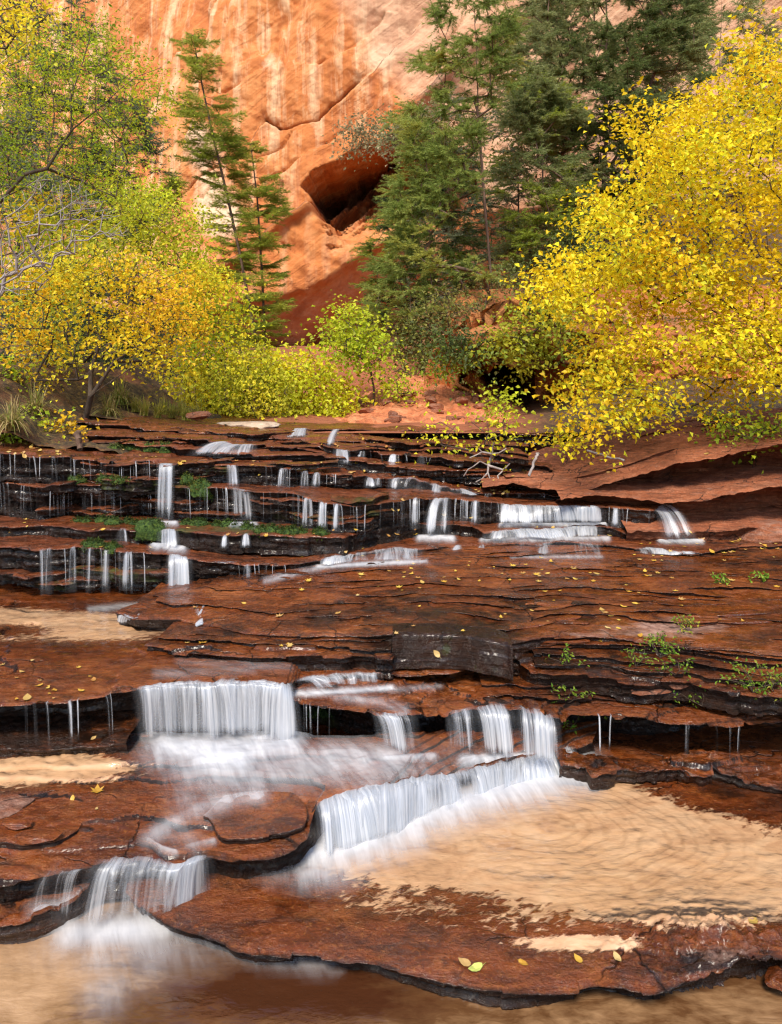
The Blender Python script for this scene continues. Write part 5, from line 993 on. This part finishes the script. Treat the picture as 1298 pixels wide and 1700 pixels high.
scatter(26, [(0, 860), (620, 870), (620, 935), (0, 915)], .032, 'yellow leaf on the red middle ledge of the left cascade', 'leaves on the middle left ledge')
scatter(14, [(0, 1090), (215, 1090), (215, 1155), (0, 1165)], .026, 'pale leaf stuck to the wet rock left of the widest curtain', 'leaves left of the widest curtain')
scatter(24, [(880, 740), (1290, 715), (1290, 745), (1000, 790)], .034, 'yellow leaf dropped on the sloping dry right bank', 'leaves on the dry right bank')
# moss cushions
def mat_moss():
    k = NT('moss'); n = k.noise(k.pos(), 40, 5, .7)
    return k.done(k.pr(Base_Color=k.ramp(n, [(.3, (.012, .030, .004)), (.52, (.045, .095, .010)), (.74, (.15, .20, .02))]), Roughness=.9, Normal=k.bump(n, 1., .03)))
M['moss'] = mat_moss()
def moss(px, py, w, hgt, label, seed, group=None, yel=0):
    h = hit(px, py)
    if not h: return
    D = h[0].y; rx = w/FPX*D*.5; rz = hgt/FPX*D; r = np.random.default_rng(seed)
    u = np.linspace(0, 2*np.pi, 40)[:-1]; v = np.linspace(0, np.pi*.62, 16); U, Vv = np.meshgrid(u, v)
    X = np.cos(U)*np.sin(Vv); Y = np.sin(U)*np.sin(Vv); Z = np.cos(Vv)
    k = 1+.34*fbm(X*2+seed, Y*2, Z*2, 4, seed); P_ = np.stack([X*rx*k, Y*min(rx, .18)*k, Z*rz*k], -1)
    i = np.arange(16*39).reshape(16, 39); n = np.roll(i, -1, 1); F = np.stack([i[:-1], i[1:], n[1:], n[:-1]], -1).reshape(-1, 4)
    V = P_.reshape(-1, 3)
    o = mesh_np('moss_cushion', V, F, M['moss']); o.location = h[0]-Vector((0, -.03, .01))
    # a nap of short blades
    m = int(500*max(.4, w/40)); j = r.integers(0, len(V), m); c = V[j]+r.normal(0, .006, (m, 3)); d = V[j]/np.linalg.norm(V[j], axis=1, keepdims=True)+r.normal(0, .5, (m, 3))
    Vb, Fb, cc = leaves(c, d, .020, np.array([(.016, .036, .004), (.035, .065, .007), (.075, .10, .012), (.15, .15, .02)][:3+yel]), seed, .2, .3)
    b = mesh_np('moss_tips', Vb, Fb, M['leaf'], {'col': cc}, smooth=False, parent=o)
    tag(o, label, 'moss', group)
def moss_run(x0, x1, y0, y1, n, w, label, group, seed, yel=0):
    r = np.random.default_rng(seed)
    for i in range(n):
        t = (i+r.uniform(0, 1))/n; ww = w*r.uniform(.5, 1.3); moss(x0+(x1-x0)*t, y0+(y1-y0)*t+r.uniform(-2, 2), ww, ww*r.uniform(.28, .5), label, seed+i, group, yel)
moss_run(120, 235, 866, 870, 7, 26, 'small green moss cushion on the wet ledge left of the tall narrow fall', 'moss left of the tall narrow fall', 3000)
moss_run(296, 425, 870, 880, 8, 26, 'small green moss cushion between the feet of the two narrow falls', 'moss between the narrow falls', 3020)
moss_run(430, 540, 884, 889, 8, 24, 'dark moss cushion right of the fanned narrow fall', 'moss right of the fanned fall', 3040)
moss_run(110, 215, 796, 797, 9, 20, 'olive moss tuft along the black second ledge at left', 'moss on the second left ledge', 3060, 1)
moss_run(178, 278, 743, 745, 8, 20, 'bright moss tuft in the strip below the left bank', 'moss strip below the left bank', 3080, 1)
moss_run(300, 345, 792, 826, 6, 30, 'olive moss hump on the shoulder between the two narrow falls', 'mossy shoulder between the falls', 3100, 1)
moss_run(130, 200, 904, 912, 4, 24, 'dark moss cushion above the back wall of the left pool', 'moss above the left pool', 3120)
moss(246, 884, 50, 24, 'tallest rounded moss cushion standing left of the tall narrow fall', 320, None, 0)
moss(530, 1178, 60, 8, 'dark moss fringe on the block right of the widest curtain', 326)
# boulders and loose slabs
def boulder(name, label, loc, size, seed, mat, flat=0.5, cat='boulder', rot=0., ang=.5, moss_=0.):
    u = np.linspace(0, 2*np.pi, 97)[:-1]; v = np.linspace(0, np.pi, 48); U, Vv = np.meshgrid(u, v)
    d = np.stack([np.cos(U)*np.sin(Vv), np.sin(U)*np.sin(Vv), np.cos(Vv)], -1); r = np.random.default_rng(seed)
    rad = np.full(U.shape, 1.25)                             # cut by random planes: an angular block
    pl = r.normal(0, 1, (16, 3)); pl /= np.linalg.norm(pl, axis=1, keepdims=True); pl = np.concatenate([pl, [[0, 0, 1.], [0, 0, -1.], [0, -1, .15]]])
    for q in pl:
        c = d@q; rad = np.minimum(rad, np.where(c > .05, r.uniform(.68, .98)/np.maximum(c, .05), 9))
    rad *= 1+.06*fbm(d[..., 0]*3, d[..., 1]*3, d[..., 2]*5, 5, seed)
    P_ = d*rad[..., None]*np.array(size)
    i = np.arange(48*96).reshape(48, 96); n = np.roll(i, -1, 1); F = np.stack([i[:-1], i[1:], n[1:], n[:-1]], -1).reshape(-1, 4)
    z = np.zeros(48*96)
    o = mesh_np(name, P_.reshape(-1, 3), F, M[mat], {'riser': z, 'sand': z, 'moss': z+moss_, 'dry': z+(.40 if mat != 'rock' else .26), 'ripple': z}, smooth=True)
    o.location = loc; o.rotation_euler = (0, ang*0, rot); tag(o, label, cat); return o
M['pale'] = (lambda k: k.done(k.pr(Base_Color=k.ramp(k.noise(k.pos((1, 1, 2)), 6, 6, .65), [(.3, (.30, .20, .13)), (.5, (.52, .40, .29)), (.7, (.62, .52, .42))]), Roughness=.85, Normal=k.bump(k.noise(k.pos(), 22, 6, .7), .6, .03))))(NT('pale_sandstone'))
boulder('boulder', 'long flat cream coloured boulder at the head of the cascade below the bushes', Q(404, 707, 7.0), (.30, .22, .055), 5, 'pale')
boulder('boulder', 'red tilted wedge of rock at the right edge under the dark overhang', Q(1275, 888, 4.95), (.26, .3, .13), 8, 'bank', rot=.3)
boulder('boulder', 'dark angular stone at the foot of the left bank', Q(330, 690, 6.9), (.10, .1, .05), 9, 'bank')
boulder('loose_slab', 'small pinkish loose slab resting on wet rock at the left edge', P(62, 1388, 1.535)+np.array((0, 0, .0)), (.085, .045, .010), 11, 'rock', cat='stone')
boulder('loose_slab', 'dark grey sliver of stone above the small pinkish slab at left', P(28, 1368, 1.53), (.06, .025, .012), 12, 'rock', cat='stone')
boulder('loose_stone', 'greyish stone lying on the ledge among green plants at right', P(1128, 1135, 1.33), (.05, .04, .02), 13, 'bank', cat='stone')
boulder('loose_stone', 'flat pale stone left of the greyish one among the plants', P(1075, 1146, 1.36), (.09, .04, .012), 14, 'bank', cat='stone')
boulder('loose_stone', 'brown stone half out of the water at the lower right corner', P(1300, 1628, 1.75), (.05, .04, .02), 15, 'rock', cat='stone')
rs_ = np.random.default_rng(33)
for i in range(30):                                          # shattered pale plates on the right half of the layered slab
    x, y = rs_.uniform(870, 1270), rs_.uniform(1000, 1072); h = hit(x, y)
    if not h or fbm(np.array(x*.01), np.array(y*.03), 0, 2, 9) < -.12: continue
    o = boulder('rock_plate', 'thin pale plate of split sandstone on the right half of the layered slab', h[0]+Vector((0, .02, .004)), (rs_.uniform(.07, .17), rs_.uniform(.02, .045), rs_.uniform(.006, .010)), 400+i, 'rock', cat='stone', rot=rs_.normal(.15, .2)); o['group'] = 'pale plates on the layered slab'
for i in range(34):                                          # rubble on the talus
    x, y = rs_.uniform(600, 826), rs_.uniform(645, 710); h = hit(x, y, ('talus_slope',))
    if not h: continue
    s = rs_.uniform(.03, .10)
    o = boulder('rubble_stone', 'red rubble block on the slope beside the cave', h[0], (s*1.4, s, s*.7), 500+i, 'bank', cat='stone', rot=rs_.uniform(0, 3)); o['group'] = 'rubble on the red slope'
# driftwood
def stick(label, pts, r0, mat='grey', name='driftwood_stick', cat='driftwood'):
    p = [np.array(q, float) for q in pts]; N = [p[0]]; Pa = [-1]
    for a_, b_ in zip(p[:-1], p[1:]):
        for k in range(1, 7): N.append(a_+(b_-a_)*k/6+np.random.default_rng(k).normal(0, r0*.25, 3)); Pa.append(len(N)-2)
    V, F = tubes(np.array(N), np.array(Pa), r0, r0, 0, 8); tag(mesh_np(name, V, F, M[mat]), label, cat)
stick('short weathered stump leaning on the edge of the top left ledge', [Q(133, 746, 5.3), Q(127, 716, 5.35)], .022, 'barkred', 'wooden_stump', 'stump')
stick('bleached stick standing against the right bank beside the yellow leaves', [Q(878, 790, 5.0), Q(889, 760, 5.05), Q(893, 752, 5.1)], .010)
stick('thin fallen branch lying on the dry right bank', [Q(975, 748, 5.3), Q(1015, 760, 5.1), Q(1035, 763, 5.0)], .008)
# tangle of dead roots below the scrawny shrub
bR = Q(815, 760, 5.6); TT = np.array([Q(x, y, 5.45+.1*random.random()) for x, y in [(785, 775), (790, 800), (800, 795), (808, 812), (815, 800), (826, 790), (838, 778), (846, 770), (770, 790), (780, 760), (830, 805), (795, 745), (840, 745), (820, 735)]])
t = thing('dead_roots', bR, 'tangle of bleached dead roots hanging in the cascade left of the right bank', 'roots'); Nn, Pp = grow(bR, TT, seg=.05, jit=.12, seed=3); kids_tube(t, 'root', Nn, Pp, .005, .012, 'grey', bR)
# grass tussocks and leafy plants
def tussock(loc, n, L, spread, cols, seed, label, cat='grass', group=None, droop=1., name='grass_tussock'):
    r = np.random.default_rng(seed); k = 6; t = np.linspace(0, 1, k)
    az = r.uniform(0, 6.28, n); ln = L*r.uniform(.5, 1.1, n); lean = r.uniform(.15, 1., n)*spread
    b = r.normal(0, .03*max(.5, L*2), (n, 3)); b[:, 2] = 0
    hx = np.stack([np.cos(az), np.sin(az)], 1)
    out = (lean*ln)[:, None]*t[None]**1.3; up = ln[:, None]*(t[None]*(1.05-.25*lean[:, None])-droop*.75*lean[:, None]*t[None]**2.4)
    ctr = np.stack([b[:, 0:1]+hx[:, 0:1]*out, b[:, 1:2]+hx[:, 1:2]*out, up], -1)
    wd = (.004+.006*L)*(1-t)[None, :, None]+.0008; sdv = np.stack([-hx[:, 1], hx[:, 0], 0*az], 1)[:, None]*wd
    V = np.stack([ctr-sdv, ctr+sdv], 2).reshape(-1, 3)
    i = (np.arange(n)*k*2)[:, None]+(np.arange(k-1)*2)[None]; F = np.stack([i, i+1, i+3, i+2], -1).reshape(-1, 4)
    col = np.array(cols)[r.integers(0, len(cols), n)]*(1+r.normal(0, .15, (n, 1)))
    o = mesh_np(name, V, F, M['leaf'], {'col': np.repeat(np.clip(col, .005, .9), k*2, 0)}, smooth=False); o.location = loc
    return tag(o, label, cat, group)
DRY = [(.42, .32, .12), (.50, .40, .18), (.30, .26, .08), (.26, .30, .06)]
def tuss_at(px, py, *a, **k):
    h = hit(px, py)
    if h: return tussock(h[0], *a, **k)
tuss_at(200, 672, 260, .38, 1., DRY[1:]+[(.22, .30, .05)], 1, 'drooping straw-green grass tussock on the left bank beside the golden bush', droop=1.5)
tuss_at(180, 690, 160, .30, 1., DRY, 2, 'dry hanging grass just left of the drooping tussock', droop=1.6)
tuss_at(60, 690, 200, .36, 1., DRY, 3, 'dry straw grass on the bank under the golden bush', droop=1.3)
tuss_at(20, 715, 160, .34, 1., DRY, 4, 'dry straw grass at the left edge of the bank', droop=1.4)
for i, (x, y) in enumerate([(240, 690), (262, 694), (285, 694), (310, 698), (330, 696), (225, 684), (300, 690), (272, 688)]):
    tuss_at(x, y, 90, .26, .8, [(.34, .36, .06), (.46, .44, .08), (.50, .42, .12)], 10+i, 'low yellowing grass at the head of the left ledges', group='grass at the head of the ledges')
def plant(px, py, hgt, n, cols, seed, label, size=.03, group=None):
    h = hit(px, py)
    if not h: return
    r = np.random.default_rng(seed); D = h[0].y; H_ = hgt/FPX*D; b = np.array(h[0])
    T = b+np.stack([r.normal(0, H_*.5, n), r.normal(0, H_*.3, n), r.uniform(.15, 1., n)*H_], 1)
    t = thing('leafy_plant', b, label, 'plant', group); N, Pa = grow(b, T, seg=.03, jit=.08, seed=seed)
    V, F = tubes(N, Pa, .0012, .003); mesh_np('stem', V-b, F, M['bark'], parent=t)
    c, d_ = leaf_cloud(T, 5, H_*.10, .7, seed, (0, -.2, .2)); V, F, cc = leaves(c, d_, size, np.array(cols), seed, .7, .45)
    mesh_np('leaves', V-b, F, M['leaf'], {'col': cc}, smooth=False, parent=t)
GP = [(.12, .24, .02), (.20, .34, .03), (.30, .42, .05)]
for i, (x, y, hg, n, l) in enumerate([(1055, 1106, 34, 14, 'green leafy sprig on the dark edge below the pale plates'), (1095, 1092, 34, 18, 'larger green plant right of the sprig below the pale plates'), (1120, 1120, 30, 12, 'green plant hanging over the dark lip beside the greyish stone'),
    (1250, 1150, 50, 34, 'biggest green plant at the right edge of the lower ledge'), (1290, 1165, 60, 22, 'straggling yellow-green plant at the extreme right edge'), (1135, 1050, 30, 16, 'yellowish weed among the pale split plates'), (1100, 1075, 24, 14, 'low weed at the front of the pale plates'), (1165, 1172, 36, 10, 'thin sprig on the right lip over the dark undercut'),
    (945, 1166, 26, 12, 'small green plant above the rightmost curtain'), (925, 1196, 26, 9, 'lime green sprig hanging at the right end of the curtain'), (952, 1206, 26, 9, 'green sprig dangling in the dark right of the curtain'), (1018, 1200, 22, 8, 'tiny green sprig on the lip of the dark right undercut'), (940, 1104, 26, 10, 'green plant in the crevice right of the black mossy block'), (1270, 966, 16, 10, 'small green plant on the upper layered slab at right'), (1195, 968, 14, 8, 'tiny seedling on the upper layered slab')]):
    plant(x, y, hg, n, GP if i not in (4, 5) else [(.34, .36, .05), (.46, .42, .06), (.24, .34, .04)], 700+i, l, size=.020 if y > 1030 else .03)
